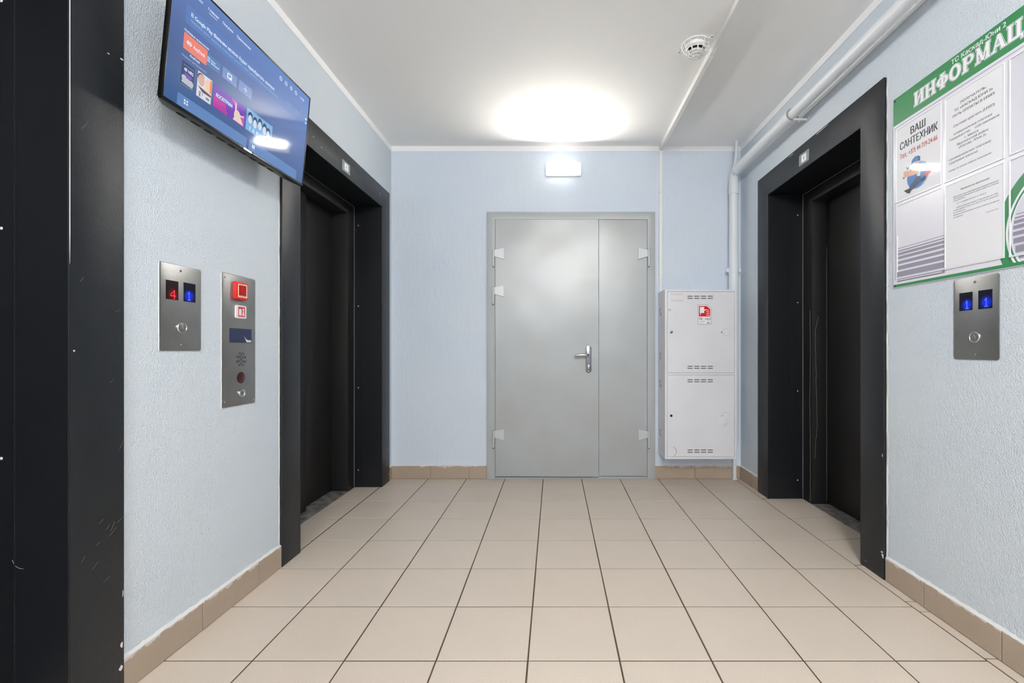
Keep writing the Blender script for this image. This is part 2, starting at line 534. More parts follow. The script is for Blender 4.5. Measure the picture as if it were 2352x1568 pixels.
# skirting tiles
def skirting(name, side, spans, joints):
    """side: 'L','R','B'; spans along the wall; joints = where tiles meet"""
    bm = bmesh.new()
    for a, b in spans:
        if side == 'L': bx(bm, XL, XL + 0.006, a, b, 0, 0.099)
        elif side == 'R': bx(bm, XR - 0.006, XR, a, b, 0, 0.099)
        else: bx(bm, a, b, YB - 0.006, YB, 0, 0.099)
    root = add_props(obj(name, bm, SKGR), kind='structure')
    for a, b in spans:
        js = [a] + [j for j in joints if a + 0.02 < j < b - 0.02] + [b]
        for p, q in zip(js, js[1:]):
            top = 0.101 + random.uniform(-.001, .001)
            g = 0.0014
            if side == 'L': t = box(XL + 0.0062, XL + 0.0105, p + g, q - g, 0.002, top, bev=0.001, seg=1)
            elif side == 'R': t = box(XR - 0.0105, XR - 0.0062, p + g, q - g, 0.002, top, bev=0.001, seg=1)
            else: t = box(p + g, q - g, YB - 0.0105, YB - 0.0062, 0.002, top, bev=0.001, seg=1)
            obj('skirting_tile', t, BTILE, root)
        # uneven line of white filler on the top edge
        t = bmesh.new()
        k = max(3, int((b - a) / 0.012))
        prev = None
        for i in range(k + 1):
            s = a + (b - a) * i / k
            zt = 0.108 + random.uniform(-.0015, .0035); d = 0.0075 + random.uniform(0, .0035)
            if side == 'L': vs = [(XL, s, zt), (XL + d, s, 0.1015), (XL, s, 0.098)]
            elif side == 'R': vs = [(XR, s, zt), (XR - d, s, 0.1015), (XR, s, 0.098)]
            else: vs = [(s, YB, zt), (s, YB - d, 0.1015), (s, YB, 0.098)]
            vs = [t.verts.new(v) for v in vs]
            if prev:
                for m_ in range(3): t.faces.new((prev[m_], prev[(m_ + 1) % 3], vs[(m_ + 1) % 3], vs[m_]))
            prev = vs
        obj('filler_line', t, PLASTER, root, smooth=60)
    return root
jl = [1.600 + 0.305 * k for k in range(-16, 2)]
skirting('baseboard_left', 'L', [(PA['y1'] + TRM, PB['y0'] - TRM), (PB['y1'] + TRM, YB - 0.011), (YF, PA['y0'] - TRM)], jl)
jr = [1.7415 + 0.3027 * k for k in range(-17, 7)]
skirting('baseboard_right', 'R', [(YF, PC['y0'] - TRM - 0.005), (PC['y1'] + TRM, YB - 0.011)], jr)
DX0, DX1, DZ = -0.531, 0.7946, 2.104
skirting('baseboard_back', 'B', [(XL, DX0), (DX1, XR)], [-1.278, -0.976, -0.673, 0.812, 1.109, 1.412])

# ------------------------------------------------------------------ lift portals
def upoly(x0, x1, t, zi, zo):
    return [(x0 - t, 0), (x0 - t, zo), (x1 + t, zo), (x1 + t, 0), (x1, 0), (x1, zi), (x0, zi), (x0, 0)]

def lift(num, origin, axes, W, D1, a0, a1, split, front, DP, sealed):
    """local x from one side of the clear opening to the other, front = side (0/1) with the leaf nearer the lobby"""
    r = empty('door_%d' % num, origin, axes, kind='structure')
    r['label'] = sealed['label']
    # casing, mitred flat trim with a folded edge
    bm = bmesh.new()
    prism(bm, upoly(0, W, TRM, HIN, HOUT), 0.0005, 0.013, bev=0.002)
    obj('casing', bm, BLACK, r, smooth=40)
    D2 = DP + 0.03
    bm = bmesh.new(); bx(bm, 0.0, 0.003, 0, HIN - 0.0035, -D1, 0.012, bev=0.0008); obj('reveal_panel', bm, BLACK_IN, r)
    bm = bmesh.new(); bx(bm, W - 0.003, W, 0, HIN - 0.0035, -D1, 0.012, bev=0.0008); obj('reveal_panel', bm, BLACK_IN, r)
    bm = bmesh.new(); bx(bm, 0.0, W, HIN - 0.003, HIN, -D1, 0.012, bev=0.0008); obj('soffit_panel', bm, BLACK_IN, r)
    # a vertical seam in the reveals, the rivets and the sealant lines
    bm = bmesh.new()
    for x in (0.0032, W - 0.0047): bx(bm, x, x + 0.0015, 0.004, HIN - 0.01, -D1 * 0.66, -D1 * 0.66 + 0.002)
    obj('panel_seam', bm, DARK, r)
    bm = bmesh.new()
    for x in (0.003, W - 0.006): bx(bm, x, x + 0.003, 0.0, HIN - 0.01, -D1 + 0.0005, -D1 + 0.0035)
    obj('sealant_line', bm, SEAM, r)
    for z in (1.94, 1.342, 0.737, 0.127):
        for x in (0.003, W - 0.003):
            s = 1 if x < 0.1 else -1
            t = bmesh.new(); bmesh.ops.create_uvsphere(t, u_segments=8, v_segments=5, radius=0.0042)
            for v in t.verts: v.co = Vector((x + v.co.x * 0.5, z + v.co.y, -D1 * 0.84 + v.co.z))
            obj('rivet', t, WHPL, r, smooth=60)
    # landing door frame
    ze = HIN - 0.0035
    bm = bmesh.new()
    HD = 2.003
    prism(bm, [(0.0035, 0), (0.0035, ze), (W - 0.0035, ze), (W - 0.0035, 0), (W - a1, 0), (W - a1, HD), (a0, HD), (a0, 0)], -D2, -D1 - 0.0005, bev=0.002)
    obj('door_frame', bm, DOORBLK, r, smooth=40)
    # telescopic leaves
    n1, n2 = -(DP - 0.042), -DP
    if front == 0:
        A = (a0 + 0.001, split + 0.0); B = (split - 0.05, W - a1 - 0.001)
    else:
        A = (split, W - a1 - 0.001); B = (a0 + 0.001, split + 0.05)
    bm = box(A[0], A[1], 0.010, HD - 0.002, n1 - 0.028, n1, bev=0.002); obj('door_leaf', bm, DOORBLK, r, smooth=40)
    bm = box(B[0], B[1], 0.010, HD - 0.002, n2 - 0.028, n2, bev=0.002); obj('door_leaf', bm, DOORBLK, r, smooth=40)
    # aluminium sill with grooves
    bm = box(a0 + 0.001, W - a1 - 0.001, -0.002, 0.001, -D2 + 0.0, -D1 + 0.001)
    k = -D1 - 0.004
    while k > -D2 + 0.012:
        bx(bm, a0 + 0.002, W - a1 - 0.002, 0.001, 0.0032, k - 0.006, k)
        k -= 0.011
    obj('sill', bm, ALU, r, label='worn grooved aluminium sill')
    # floor number plate on the lintel
    if sealed.get('plate'):
        pu, pv = sealed['plate']
        bm = bmesh.new(); prism(bm, rrect(pu - 0.05, pu + 0.05, pv - 0.033, pv + 0.033, 0.004), 0.0132, 0.0155, bev=0.0008)
        pl = obj('number_plate', bm, mat('plate_grey_%d' % num, lin(140, 146, 150), 0.2), r, label='small grey plastic plate with a white number card')
        bm = bmesh.new(); prism(bm, rrect(pu - 0.022, pu + 0.026, pv - 0.021, pv + 0.021, 0.002), 0.0156, 0.0166)
        obj('number_card', bm, BWHITE, pl, label='white number card')
        bm = bmesh.new(); text_bm(bm, '1', pu - 0.001, pu + 0.004, pv - 0.009, 0.018, 0.0169, bold=False)
        obj('lettering', bm, INKD, pl)
    return r

lb = lift(2, (XL, PB['y0'], 0), LEFT, PB['y1'] - PB['y0'], 0.195, 0.10, 0.10, 0.55, 0, 0.310,
          dict(label='black lift doorway on the left wall beyond the television', plate=(0.482, 2.137)))
la = lift(3, (XL, PA['y0'], 0), LEFT, PA['y1'] - PA['y0'], 0.195, 0.10, 0.10, 0.55, 0, 0.310,
          dict(label='black lift doorway cut by the left edge of the picture', plate=(0.482, 2.137)))
lc = lift(4, (XR, PC['y1'], 0), RIGHT, PC['y1'] - PC['y0'], 0.228, 0.11, 0.10, 0.484, 1, 0.325,
          dict(label='black lift doorway on the right wall beside the notice board', plate=(0.44, 2.142)))

# uneven white filler down the sides of the casings
def filler(parent, x, ys, z0, z1, wdt, sgn):
    t = bmesh.new(); prev = None
    n = int((z1 - z0) / 0.02)
    y = ys
    for i in range(n + 1):
        z = z0 + (z1 - z0) * i / n
        w_ = wdt * random.uniform(0.65, 1.25)
        vs = [t.verts.new(p) for p in ((x + sgn * 0.0005, y, z), (x + sgn * 0.0035, y + (w_ * 0.3), z), (x + sgn * 0.0005, y + w_, z))]
        if prev:
            for m_ in range(3): t.faces.new((prev[m_], prev[(m_ + 1) % 3], vs[(m_ + 1) % 3], vs[m_]))
        prev = vs
    obj('filler_line', t, PLASTER, parent, smooth=60)
filler(wl, XL, PB['y0'] - TRM - 0.001, 0.11, 2.20, -0.010, 1)
filler(wl, XL, PA['y1'] + TRM + 0.0005, 0.11, 2.22, 0.002, 1)
filler(wl, XL, PB['y1'] + TRM + 0.0005, 0.11, 2.22, 0.004, 1)
filler(wr, XR, PC['y0'] - TRM - 0.001, 0.10, 2.23, -0.012, -1)

# peeled edges of paint on the right lift's frame
def crack(parent, pts, r=0.0011, m=SEAM):
    bm = bmesh.new()
    P = []
    for a, b in zip(pts, pts[1:]):
        a = Vector(a); b = Vector(b)
        n = max(2, int((b - a).length / 0.025))
        for i in range(n):
            q = a.lerp(b, i / n)
            P.append(q)
    P.append(Vector(pts[-1]))
    return P
def crack_obj(parent, pts, jit, r=0.0010):
    P = crack(parent, pts)
    P = [p + Vector((random.uniform(-1, 1) * jit[0], 0, random.uniform(-1, 1) * jit[2])) for p in P]
    bm = bmesh.new(); tube(bm, P, r, n=4)
    obj('paint_crack', bm, SEAM, parent)
crack_obj(lc, [(0.090, 0.01, -0.2275), (0.088, 0.42, -0.2275), (0.082, 0.75, -0.2275), (0.092, 1.0, -0.2275), (0.086, 1.28, -0.2275)], (0.003, 0, 0))
crack_obj(lc, [(0.1105, 0.30, -0.245), (0.1105, 0.56, -0.262), (0.1105, 0.95, -0.252), (0.1105, 1.16, -0.248), (0.1105, 1.24, -0.270)], (0, 0, 0.003))
crack_obj(lc, [(0.1105, 0.02, -0.3235), (0.1105, 1.0, -0.3235), (0.1105, 1.7, -0.3235)], (0, 0, 0.0), r=0.0013)

# scratches in the black paint beside the skirting on the near left casing
def scratch(parent, pts, r=0.0007, m=None):
    bm = bmesh.new(); tube(bm, pts, r, n=4); obj('scratch', bm, m or SEAM, parent)
for k in range(14):
    u = PA['y1'] - PA['y0'] + random.uniform(0.02, 0.135)
    v = random.choice([random.uniform(0.2, 0.8), random.uniform(0.3, 1.9)])
    a = random.uniform(0.2, 1.4); s = random.uniform(0.008, 0.03)
    scratch(la, [(u, v, 0.0133), (u + s * math.cos(a) * 0.5, v + s * math.sin(a) * 0.5, 0.0134), (u + s * math.cos(a) * 0.9, v + s * math.sin(a), 0.0133)], 0.00045)

def chip(parent, u, v, n, r, kx=1.0, ky=1.0, m=None):
    t = bmesh.new(); k = 9
    flat(t, [(u + r * kx * random.uniform(.45, 1) * math.cos(2 * math.pi * i / k), v + r * ky * random.uniform(.45, 1) * math.sin(2 * math.pi * i / k)) for i in range(k)], n)
    obj('paint_chip', t, m or PLASTER, parent)
WA = PA['y1'] - PA['y0']
for u, v, r, kx, ky in ((WA + .139, .153, .012, .5, 1.2), (WA + .136, .085, .010, .8, 1), (WA + .142, .30, .006, .4, 2), (WA + .139, 1.88, .006, 1.2, .6), (WA + .010, 1.02, .004, 1, 1), (WA + .10, 1.87, .005, 1, .5)):
    chip(la, u, v, 0.0134, r, kx, ky)
for u, v, r in ((-.05, 2.12, .004), (.12, 2.15, .004), (.20, 2.13, .004), (1.00, 2.16, .005), (1.02, 2.17, .003), (WA + .11, 1.9, .004), (WA + .12, .25, .006), (WA + .13, .06, .008)):
    chip(lb, u, v, 0.0134, r)
WC = PC['y1'] - PC['y0']
for u, v, r, kx, ky in ((WC + .142, .105, .013, .7, 1), (WC + .137, .12, .008, 1, .8), (WC + .035, .03, .007, .25, 1.4), (WC + .14, .55, .006, .5, 2), (.6, 2.222, .03, 3, .10), (.3, 2.218, .02, 3, .12)):
    chip(lc, u, v, 0.0134, r, kx, ky)
# painted highlight on the near left casing's edge and a curved scratch in its reveal
t = bmesh.new(); tube(t, [(WA + 0.0006, 1.25 + 0.083 * i, 0.0125) for i in range(11)], [0.0003] + [0.0009] * 10, n=6); obj('edge_highlight', t, WHPL, la)
t = bmesh.new(); tube(t, [(WA - 0.0031, 0.470, -0.135), (WA - 0.0032, 0.455, -0.128), (WA - 0.0032, 0.448, -0.116), (WA - 0.0031, 0.447, -0.106)], 0.0008, n=5); obj('scratch', t, SEAM, la)

# ------------------------------------------------------------------ steel double door in the back wall
dr = empty('door_1', (0, YB, 0), BACK, kind='structure')
dr['label'] = 'grey painted steel double door in the back wall'
bm = bmesh.new()
prism(bm, [(DX0, 0.0), (DX0, DZ), (DX1, DZ), (DX1, 0.0), (0.732, 0.0), (0.732, 2.043), (-0.466, 2.043), (-0.466, 0.0)], 0.0, 0.020, bev=0.003)
bx(bm, -0.466, 0.732, 0.0, 0.020, 0.0, 0.018, bev=0.002)
obj('door_frame', bm, GREYF, dr, smooth=40)
# wide leaf with a hammered free edge
def leaf(x0, x1, z0, z1, n0, n1, wav):
    t = bmesh.new()
    nx, nz = 10, 60
    g = []
    for j in range(nz + 1):
        row = []
        for i in range(nx + 1):
            u = i / nx; v = j / nz
            x = x0 + (x1 - x0) * u; z = z0 + (z1 - z0) * v
            e = max(0, (u - 0.75) / 0.25) ** 2
            d = wav * e * (math.sin(v * 23) * 0.5 + math.sin(v * 57 + 1) * 0.35) + wav * 1.4 * math.exp(-((v - 0.74) / 0.12) ** 2) * math.exp(-((u - 0.88) / 0.22) ** 2)
            if i == nx: x += wav * 0.5 * math.sin(v * 41)
            row.append(t.verts.new((x, z, n1 + d)))
        g.append(row)
    for j in range(nz):
        for i in range(nx): t.faces.new((g[j][i], g[j][i + 1], g[j + 1][i + 1], g[j + 1][i]))
    bd = [g[0][i] for i in range(nx + 1)] + [g[j][nx] for j in range(1, nz + 1)] + [g[nz][i] for i in range(nx - 1, -1, -1)] + [g[j][0] for j in range(nz - 1, 0, -1)]
    back = [t.verts.new((v.co.x, v.co.y, n0)) for v in bd]
    for i in range(len(bd)):
        j = (i + 1) % len(bd)
        t.faces.new((bd[i], back[i], back[j], bd[j]))
    t.faces.new(back)
    return t
d1 = obj('door_leaf', leaf(-0.463, 0.3463, 0.024, 2.040, 0.004, 0.026, 0.0022), GREYP, dr, smooth=50, label='wide leaf with a lever handle')
d2 = obj('door_leaf', leaf(0.3515, 0.729, 0.026, 2.040, 0.004, 0.0215, 0.0), GREYP, dr, smooth=50, label='narrow fixed leaf')
bm = bmesh.new()
text = None
tube(bm, [(-0.463, 0.021, 0.0255), (-0.1, 0.0195, 0.026), (0.2, 0.017, 0.027), (0.346, 0.016, 0.027)], 0.0015, n=6)
obj('bent_edge', bm, DARK, d1)
def hinge(x, z, s):
    """s=+1: plate to the right of the barrel"""
    t = bmesh.new()
    prism(t, [(x + s * 0.012, z + 0.034), (x + s * 0.012, z + 0.010), (x + s * 0.086, z - 0.002), (x + s * 0.086, z + 0.088), (x + s * 0.05, z + 0.083), (x + s * 0.012, z + 0.068)] if False else
          [(x + s * 0.004, z + 0.030), (x + s * 0.024, z + 0.026), (x + s * 0.084, z + 0.008), (x + s * 0.084, z + 0.098), (x + s * 0.024, z + 0.085), (x + s * 0.004, z + 0.082)], 0.0275, 0.033, bev=0.001)
    h = obj('hinge', t, HINGE, dr)
    t = bmesh.new(); tube(t, [(x, z - 0.048, 0.034), (x, z + 0.088, 0.034)], 0.0085, n=16)
    obj('barrel', t, HINGE, h, smooth=50)
    t = bmesh.new(); tube(t, [(x, z - 0.054, 0.034), (x, z - 0.048, 0.034)], 0.0068, n=16)
    obj('pin', t, CHROMED, h, smooth=50)
for x, y, s in ((1133.5, 598, 1), (1133.0, 684, 1), (1133.5, 1013, 1), (1490, 598, -1), (1490, 1013.5, -1)):
    hinge((x - 1273) * 0.003421, EYE - (y - 801) * 0.003421, s)
# handle
hd = bmesh.new()
prism(hd, rrect(0.247, 0.291, 0.837, 1.050, 0.0215, 8), 0.0262, 0.032, bev=0.002)
h = obj('handle_plate', hd, CHROMED, d1, smooth=40, label='chrome lever handle on a long back plate')
def part(name, bm, m, parent, **k): return obj(name, bm, m, parent, **k)
t = bmesh.new()
tube(t, [(0.271, 0.974, 0.032), (0.271, 0.974, 0.065), (0.262, 0.975, 0.076), (0.235, 0.977, 0.079), (0.20, 0.978, 0.079), (0.175, 0.975, 0.080), (0.158, 0.978, 0.083)],
     [0.010, 0.010, 0.0105, 0.010, 0.0095, 0.010, 0.009], n=14)
part('lever', t, CHROME, d1, smooth=60)
t = bmesh.new(); disc(t, 0.270, 0.893, 0.0085, 0.0322, 0.035, 20); bx(t, 0.2655, 0.2745, 0.868, 0.890, 0.0322, 0.0345, bev=0.001)
part('key_cylinder', t, CHROME, d1, smooth=40)
for z in (1.037, 0.850):
    t = bmesh.new(); disc(t, 0.270, z, 0.0045, 0.0322, 0.0345, 12); part('screw', t, CHROME, d1)

# ------------------------------------------------------------------ wall lamp over the door
lamp = empty('wall_lamp', (0.0725, YB, 2.432), BACK, 'lit oblong white bulkhead lamp above the grey steel door', 'lamp')
t = bmesh.new(); prism(t, rrect(-0.140, 0.140, -0.047, 0.047, 0.012), 0.0, 0.018, bev=0.003)
obj('lamp_base', t, PVC, lamp, smooth=40)
def lamp_glass(name, strength, tube_=True):
    m = bpy.data.materials.new(name); m.use_nodes = True
    nt = m.node_tree; n, l = nt.nodes, nt.links
    b = n['Principled BSDF']
    b.inputs['Base Color'].default_value = lin(240, 238, 232)
    b.inputs['Roughness'].default_value = 0.25
    tc = n.new('ShaderNodeTexCoord'); sp = n.new('ShaderNodeSeparateXYZ')
    l.new(tc.outputs['Object'], sp.inputs[0])
    # the tube inside fills the left two thirds of the housing
    mr = n.new('ShaderNodeMapRange'); mr.interpolation_type = 'SMOOTHSTEP'
    mr.inputs[1].default_value = 0.105; mr.inputs[2].default_value = 0.055
    mr.inputs[3].default_value = 0.0 if tube_ else 0.8; mr.inputs[4].default_value = strength
    l.new(sp.outputs['X'], mr.inputs[0])
    ab = n.new('ShaderNodeMath'); ab.operation = 'ABSOLUTE'; l.new(sp.outputs['Y'], ab.inputs[0])
    m2 = n.new('ShaderNodeMapRange'); m2.interpolation_type = 'SMOOTHSTEP'
    m2.inputs[1].default_value = 0.030; m2.inputs[2].default_value = 0.012; m2.inputs[3].default_value = 0.0; m2.inputs[4].default_value = 1.0
    l.new(ab.outputs[0], m2.inputs[0])
    mu = n.new('ShaderNodeMath'); mu.operation = 'MULTIPLY_ADD'; mu.inputs[2].default_value = 1.1
    l.new(mr.outputs[0], mu.inputs[0]); l.new(m2.outputs[0], mu.inputs[1])
    l.new(mu.outputs[0] if tube_ else mr.outputs[0], b.inputs['Emission Strength'])
    b.inputs['Emission Color'].default_value = (1.0, 0.955, 0.88, 1)
    wv = n.new('ShaderNodeTexNoise'); wv.inputs['Scale'].default_value = 90
    l.new(tc.outputs['Object'], wv.inputs['Vector'])
    bp = n.new('ShaderNodeBump'); bp.inputs['Distance'].default_value = 0.002
    l.new(wv.outputs['Fac'], bp.inputs['Height']); l.new(bp.outputs[0], b.inputs['Normal'])
    return m
t = bmesh.new()
P0 = rrect(-0.136, 0.136, -0.043, 0.043, 0.010); P1 = rrect(-0.128, 0.128, -0.036, 0.036, 0.012)
A = [t.verts.new((*p, 0.018)) for p in P0]; B = [t.verts.new((*p, 0.060)) for p in P0]
P2 = [((a[0] + b[0]) / 2, (a[1] + b[1]) / 2) for a, b in zip(P0, P1)]
B2 = [t.verts.new((*p, 0.072)) for p in P2]; D_ = [t.verts.new((*p, 0.077)) for p in P1]
k = len(P0)
for R1, R2 in ((A, B), (B, B2), (B2, D_)):
    for i in range(k): t.faces.new((R1[i], R1[(i + 1) % k], R2[(i + 1) % k], R2[i]))
obj('diffuser_rim', t, lamp_glass('lamp_glass_rim', 3.5, False), lamp, smooth=50)
t = bmesh.new(); t.faces.new([t.verts.new((*p, 0.077)) for p in P1])
obj('diffuser', t, lamp_glass('lamp_glass', LAMP), lamp)
for x in (-0.1385, 0.132):
    obj('clip', box(x, x + 0.006, -0.012, 0.012, 0.016, 0.050, bev=0.001), PVC, lamp)

# unseen ceiling lamps added behind the camera to light the lobby
REARM = mat('added_lamp_glass', lin(240, 238, 232), 0.3, emis=((1.0, 0.975, 0.94, 1), REAR))
def added_rear_lamp(x, y, label):
    r = empty('added_ceiling_lamp', (x, y, ZC), ((1, 0, 0), (0, -1, 0), (0, 0, -1)), label, 'lamp', 'unseen lamps added behind the camera')
    t = bmesh.new(); prism(t, rrect(-0.30, 0.30, -0.075, 0.075, 0.02), 0, 0.02, bev=0.003); obj('lamp_base', t, PVC, r, smooth=40)  # base of the added unseen lamp
    t = bmesh.new(); prism(t, rrect(-0.285, 0.285, -0.065, 0.065, 0.02), 0.0202, 0.14, bev=0.012); obj('diffuser', t, REARM, r, smooth=50)  # diffuser of the added unseen lamp
added_rear_lamp(0.42, -0.60, 'added oblong ceiling lamp, unseen, just behind the camera')
added_rear_lamp(-0.30, -2.20, 'added oblong ceiling lamp, unseen, farthest behind the camera')

# ------------------------------------------------------------------ hydrant cabinet
CX0, CX1, CZ0, CZ1, CD = 0.821, 1.352, 0.2085, 1.467, 0.220
cb = empty('hydrant_cabinet', (CX0, YB, 0), BACK, 'tall white two-door metal fire hose cabinet right of the steel door', 'cabinet')
W_ = CX1 - CX0
t = bmesh.new(); 
bx(t, 0, W_, CZ0, CZ1, 0.0005, CD - 0.010)
obj('body', t, WHITEP, cb)
sf = 3.256 / 1009.0
def fx(px): return (px - 1273) * sf - CX0
def fz(py): return EYE - (py - 801) * sf
t = bmesh.new()
dx0, dx1 = fx(1533.3), fx(1686.8)
uz0, uz1, lz0, lz1 = fz(855.5), fz(669.5), fz(1048.4), fz(861.2)
bx(t, 0, dx0 - 0.0015, CZ0, CZ1, CD - 0.010, CD, bev=0.0015)
bx(t, dx1 + 0.0015, W_, CZ0, CZ1, CD - 0.010, CD, bev=0.0015)
bx(t, dx0 - 0.0015, dx1 + 0.0015, CZ0, lz0 - 0.0015, CD - 0.010, CD, bev=0.0015)
bx(t, dx0 - 0.0015, dx1 + 0.0015, uz1 + 0.0015, CZ1, CD - 0.010, CD, bev=0.0015)
bx(t, dx0 - 0.0015, dx1 + 0.0015, lz1 + 0.0015, uz0 - 0.0015, CD - 0.010, CD, bev=0.0015)
obj('front_frame', t, WHITEP, cb)
t = bmesh.new(); bx(t, dx0 - 0.0014, dx1 + 0.0014, CZ0 + 0.01, CZ1 - 0.01, CD - 0.0099, CD - 0.0085); obj('door_gap', t, SLOT, cb)
def cab_door(z0, z1, slots, label):
    d = obj('door', box(dx0, dx1, z0, z1, CD - 0.008, CD - 0.001, bev=0.0012), WHITEP, cb, label=label)
    for py in slots:
        for px0, px1 in ((1579.2, 1591), (1594.7, 1606.7), (1610, 1622), (1625.4, 1637.4)):
            t = bmesh.new()
            prism(t, rrect(fx(px0), fx(px1), fz(py) - 0.0028, fz(py) + 0.0028, 0.0012, 2), CD - 0.0012, CD - 0.0004)
            obj('vent_slot', t, SLOT, d)
    return d
du = cab_door(uz0, uz1, (680, 685, 841, 845.6), 'upper door with the red sticker')
dl = cab_door(lz0, lz1, (871.8, 876.4, 1033.2, 1038.2), 'lower door with a covered finger hole')
zz = CD - 0.001
t = bmesh.new(); disc(t, fx(1541.5), fz(762.3), 0.010, zz, zz + 0.004, 20, 0.001); bx(t, fx(1541.5) - 0.002, fx(1541.5) + 0.012, fz(762.3) - 0.002, fz(762.3) + 0.003, zz + 0.004, zz + 0.008, bev=0.0008)
obj('lock', t, CHROMED, du, smooth=40, label='chrome cam lock')
t = bmesh.new(); disc(t, fx(1541.9), fz(954.5), 0.0095, zz - 0.001, zz + 0.0008, 20); obj('lock_hole', t, DARK, dl, label='empty black lock hole')
def finger_hole(px, py, r, parent):
    t = bmesh.new(); ring(t, fx(px), fz(py), r - 0.0018, r, zz, zz + 0.0022, 32); lathe(t, [(0, 0.0006), (r - 0.0018, 0.0006)], 32, (fx(px), fz(py), zz))
    obj('finger_hole', t, WHITEP, parent, smooth=40)
    t = bmesh.new(); ring(t, fx(px), fz(py), r, r + 0.0012, zz, zz + 0.0006, 32); obj('finger_hole_shade', t, SLOT2, parent)  # grey ring paints shade around the rim of the hole
    t = bmesh.new(); disc(t, fx(px) - r - 0.008, fz(py), 0.0045, zz, zz + 0.0008, 12); obj('bolt_hole', t, DARK, parent)
finger_hole(1668.0, 762.8, 0.026, du)
finger_hole(1668.0, 955.5, 0.026, dl)
t = bmesh.new(); disc(t, fx(1659), fz(967.5), 0.040, zz + 0.0024, zz + 0.0038, 36, 0.0008); obj('cover_disc', t, WHITEP, dl, smooth=40, label='swivelling white cover disc')
t = bmesh.new(); tube(t, [(fx(1545) + 0.028 * math.cos(a), fz(1037) + 0.034 * math.sin(a), zz + 0.0005) for a in [math.radians(-80 + 10 * i) for i in range(17)]], 0.0011, n=5)
obj('disc_edge', t, SLOT, dl)
for x0_, x1_, z_ in ((1541, 1569, 675.5), (1541, 1570, 690)):
    t = bmesh.new(); flat(t, [(fx(x0_), fz(z_ + 2)), (fx(x1_), fz(z_ + 2)), (fx(x1_), fz(z_ - 2)), (fx(x0_), fz(z_ - 2))], zz + 0.0003); obj('tape_mark', t, mat('glue_cream', lin(214, 211, 204), 0.6), du)
t = bmesh.new(); flat(t, [(fx(1534.5), fz(714.5)), (fx(1541), fz(714.5)), (fx(1541), fz(709)), (fx(1534.5), fz(709))], zz + 0.0003); obj('tape_mark', t, mat('glue_grey', lin(196, 194, 196), 0.6), du)
# knockouts on the left side (local plane x = 0)
for z, r in ((fz(712), 0.030), (fz(818), 0.026), (fz(884), 0.026), (fz(1001), 0.026)):
    t = bmesh.new(); k_ = 26
    arc = [(-0.0008, z + r * math.sin(math.radians(a)), 0.085 + r * math.cos(math.radians(a))) for a in range(40, 360, 14)]
    tube(t, arc, 0.0010, n=5); obj('knockout', t, SLOT, cb)
# hose sticker
st = bmesh.new(); sx0, sx1, sz0, sz1 = fx(1603.2), fx(1633.6), fz(744.8), fz(699.9)
cut = 0.026
outl = [(sx0, sz0), (sx1, sz0), (sx1, sz1 - cut), (sx1 - 0.006, sz1 - cut + 0.004), (sx1 - cut - 0.004, sz1 - 0.002), (sx1 - cut - 0.008, sz1), (sx0, sz1)]
prism(st, outl, zz, zz + 0.0006)
sk = obj('hose_sticker', st, mat('sticker_edge', lin(150, 70, 72), 0.4), du, label='white and red fire hose reel sticker lettered ПК - 161')
def pg(name, pts, z, m, parent): 
    t = bmesh.new(); flat(t, pts, z); return obj(name, t, m, parent)
e = 0.0022
sw = bmesh.new(); flat(sw, [(sx0 + e, sz0 + e), (sx1 - e, sz0 + e), (sx1 - e, sz1 - cut - e * .3), (sx1 - cut - 0.008, sz1 - e), (sx0 + e, sz1 - e)], zz + 0.0008)
obj('sticker_white', sw, BWHITE, sk)
zr = sz1 - 0.086
sr = bmesh.new(); flat(sr, [(sx0 + .007, zr), (sx1 - .008, zr), (sx1 - .008, sz1 - cut - .005), (sx1 - cut - .009, sz1 - .009), (sx0 + .007, sz1 - .009)], zz + 0.0010)
obj('sticker_red', sr, REDP, sk)
sq = bmesh.new()
flat(sq, [(sx0 + .014, sz1 - .060), (sx0 + .046, sz1 - .060), (sx0 + .046, sz1 - .016), (sx0 + .014, sz1 - .016)], zz + 0.0012)
flat(sq, [(sx0 + .046, sz1 - .041), (sx0 + .060, sz1 - .041), (sx0 + .060, sz1 - .034), (sx0 + .046, sz1 - .034)], zz + 0.0012)
flat(sq, [(sx0 + .017, sz1 - .076), (sx0 + .021, sz1 - .076), (sx0 + .021, sz1 - .060), (sx0 + .017, sz1 - .060)], zz + 0.0012)
for k in range(4):
    y = sz1 - 0.078 + 0.013 * k
    flat(sq, [(sx0 + .056 + .002 * (k % 2), y + .006), (sx0 + .070, y - .001), (sx0 + .085 - .002 * k, y - .001), (sx0 + .085 - .002 * k, y + .003), (sx0 + .070, y + .004)], zz + 0.0012)
obj('sticker_symbol', sq, BWHITE, sk)
sl = bmesh.new()
text_bm(sl, 'ПК', sx0 + .009, sx0 + .034, sz0 + .032, 0.019, zz + 0.0012)
text_bm(sl, '-', sx0 + .044, sx0 + .050, sz0 + .032, 0.019, zz + 0.0012)
text_bm(sl, '161', sx0 + .056, sx1 - .009, sz0 + .032, 0.019, zz + 0.0012)
text_bm(sl, 'в помещении', sx0 + .009, sx0 + .052, sz0 + .021, 0.006, zz + 0.0012)
text_bm(sl, 'тел.', sx0 + .066, sx0 + .084, sz0 + .021, 0.006, zz + 0.0012)
text_bm(sl, 'звонить', sx0 + .009, sx0 + .045, sz0 + .010, 0.005, zz + 0.0012)
obj('lettering', sl, INKG, sk)
sl = bmesh.new(); flat(sl, [(sx0 + .064, sz0 + .009), (sx1 - .010, sz0 + .009), (sx1 - .010, sz0 + .014), (sx0 + .064, sz0 + .014)], zz + 0.0012); obj('sticker_bar', sl, mat('sticker_bar', lin(130, 60, 58), 0.5), sk)
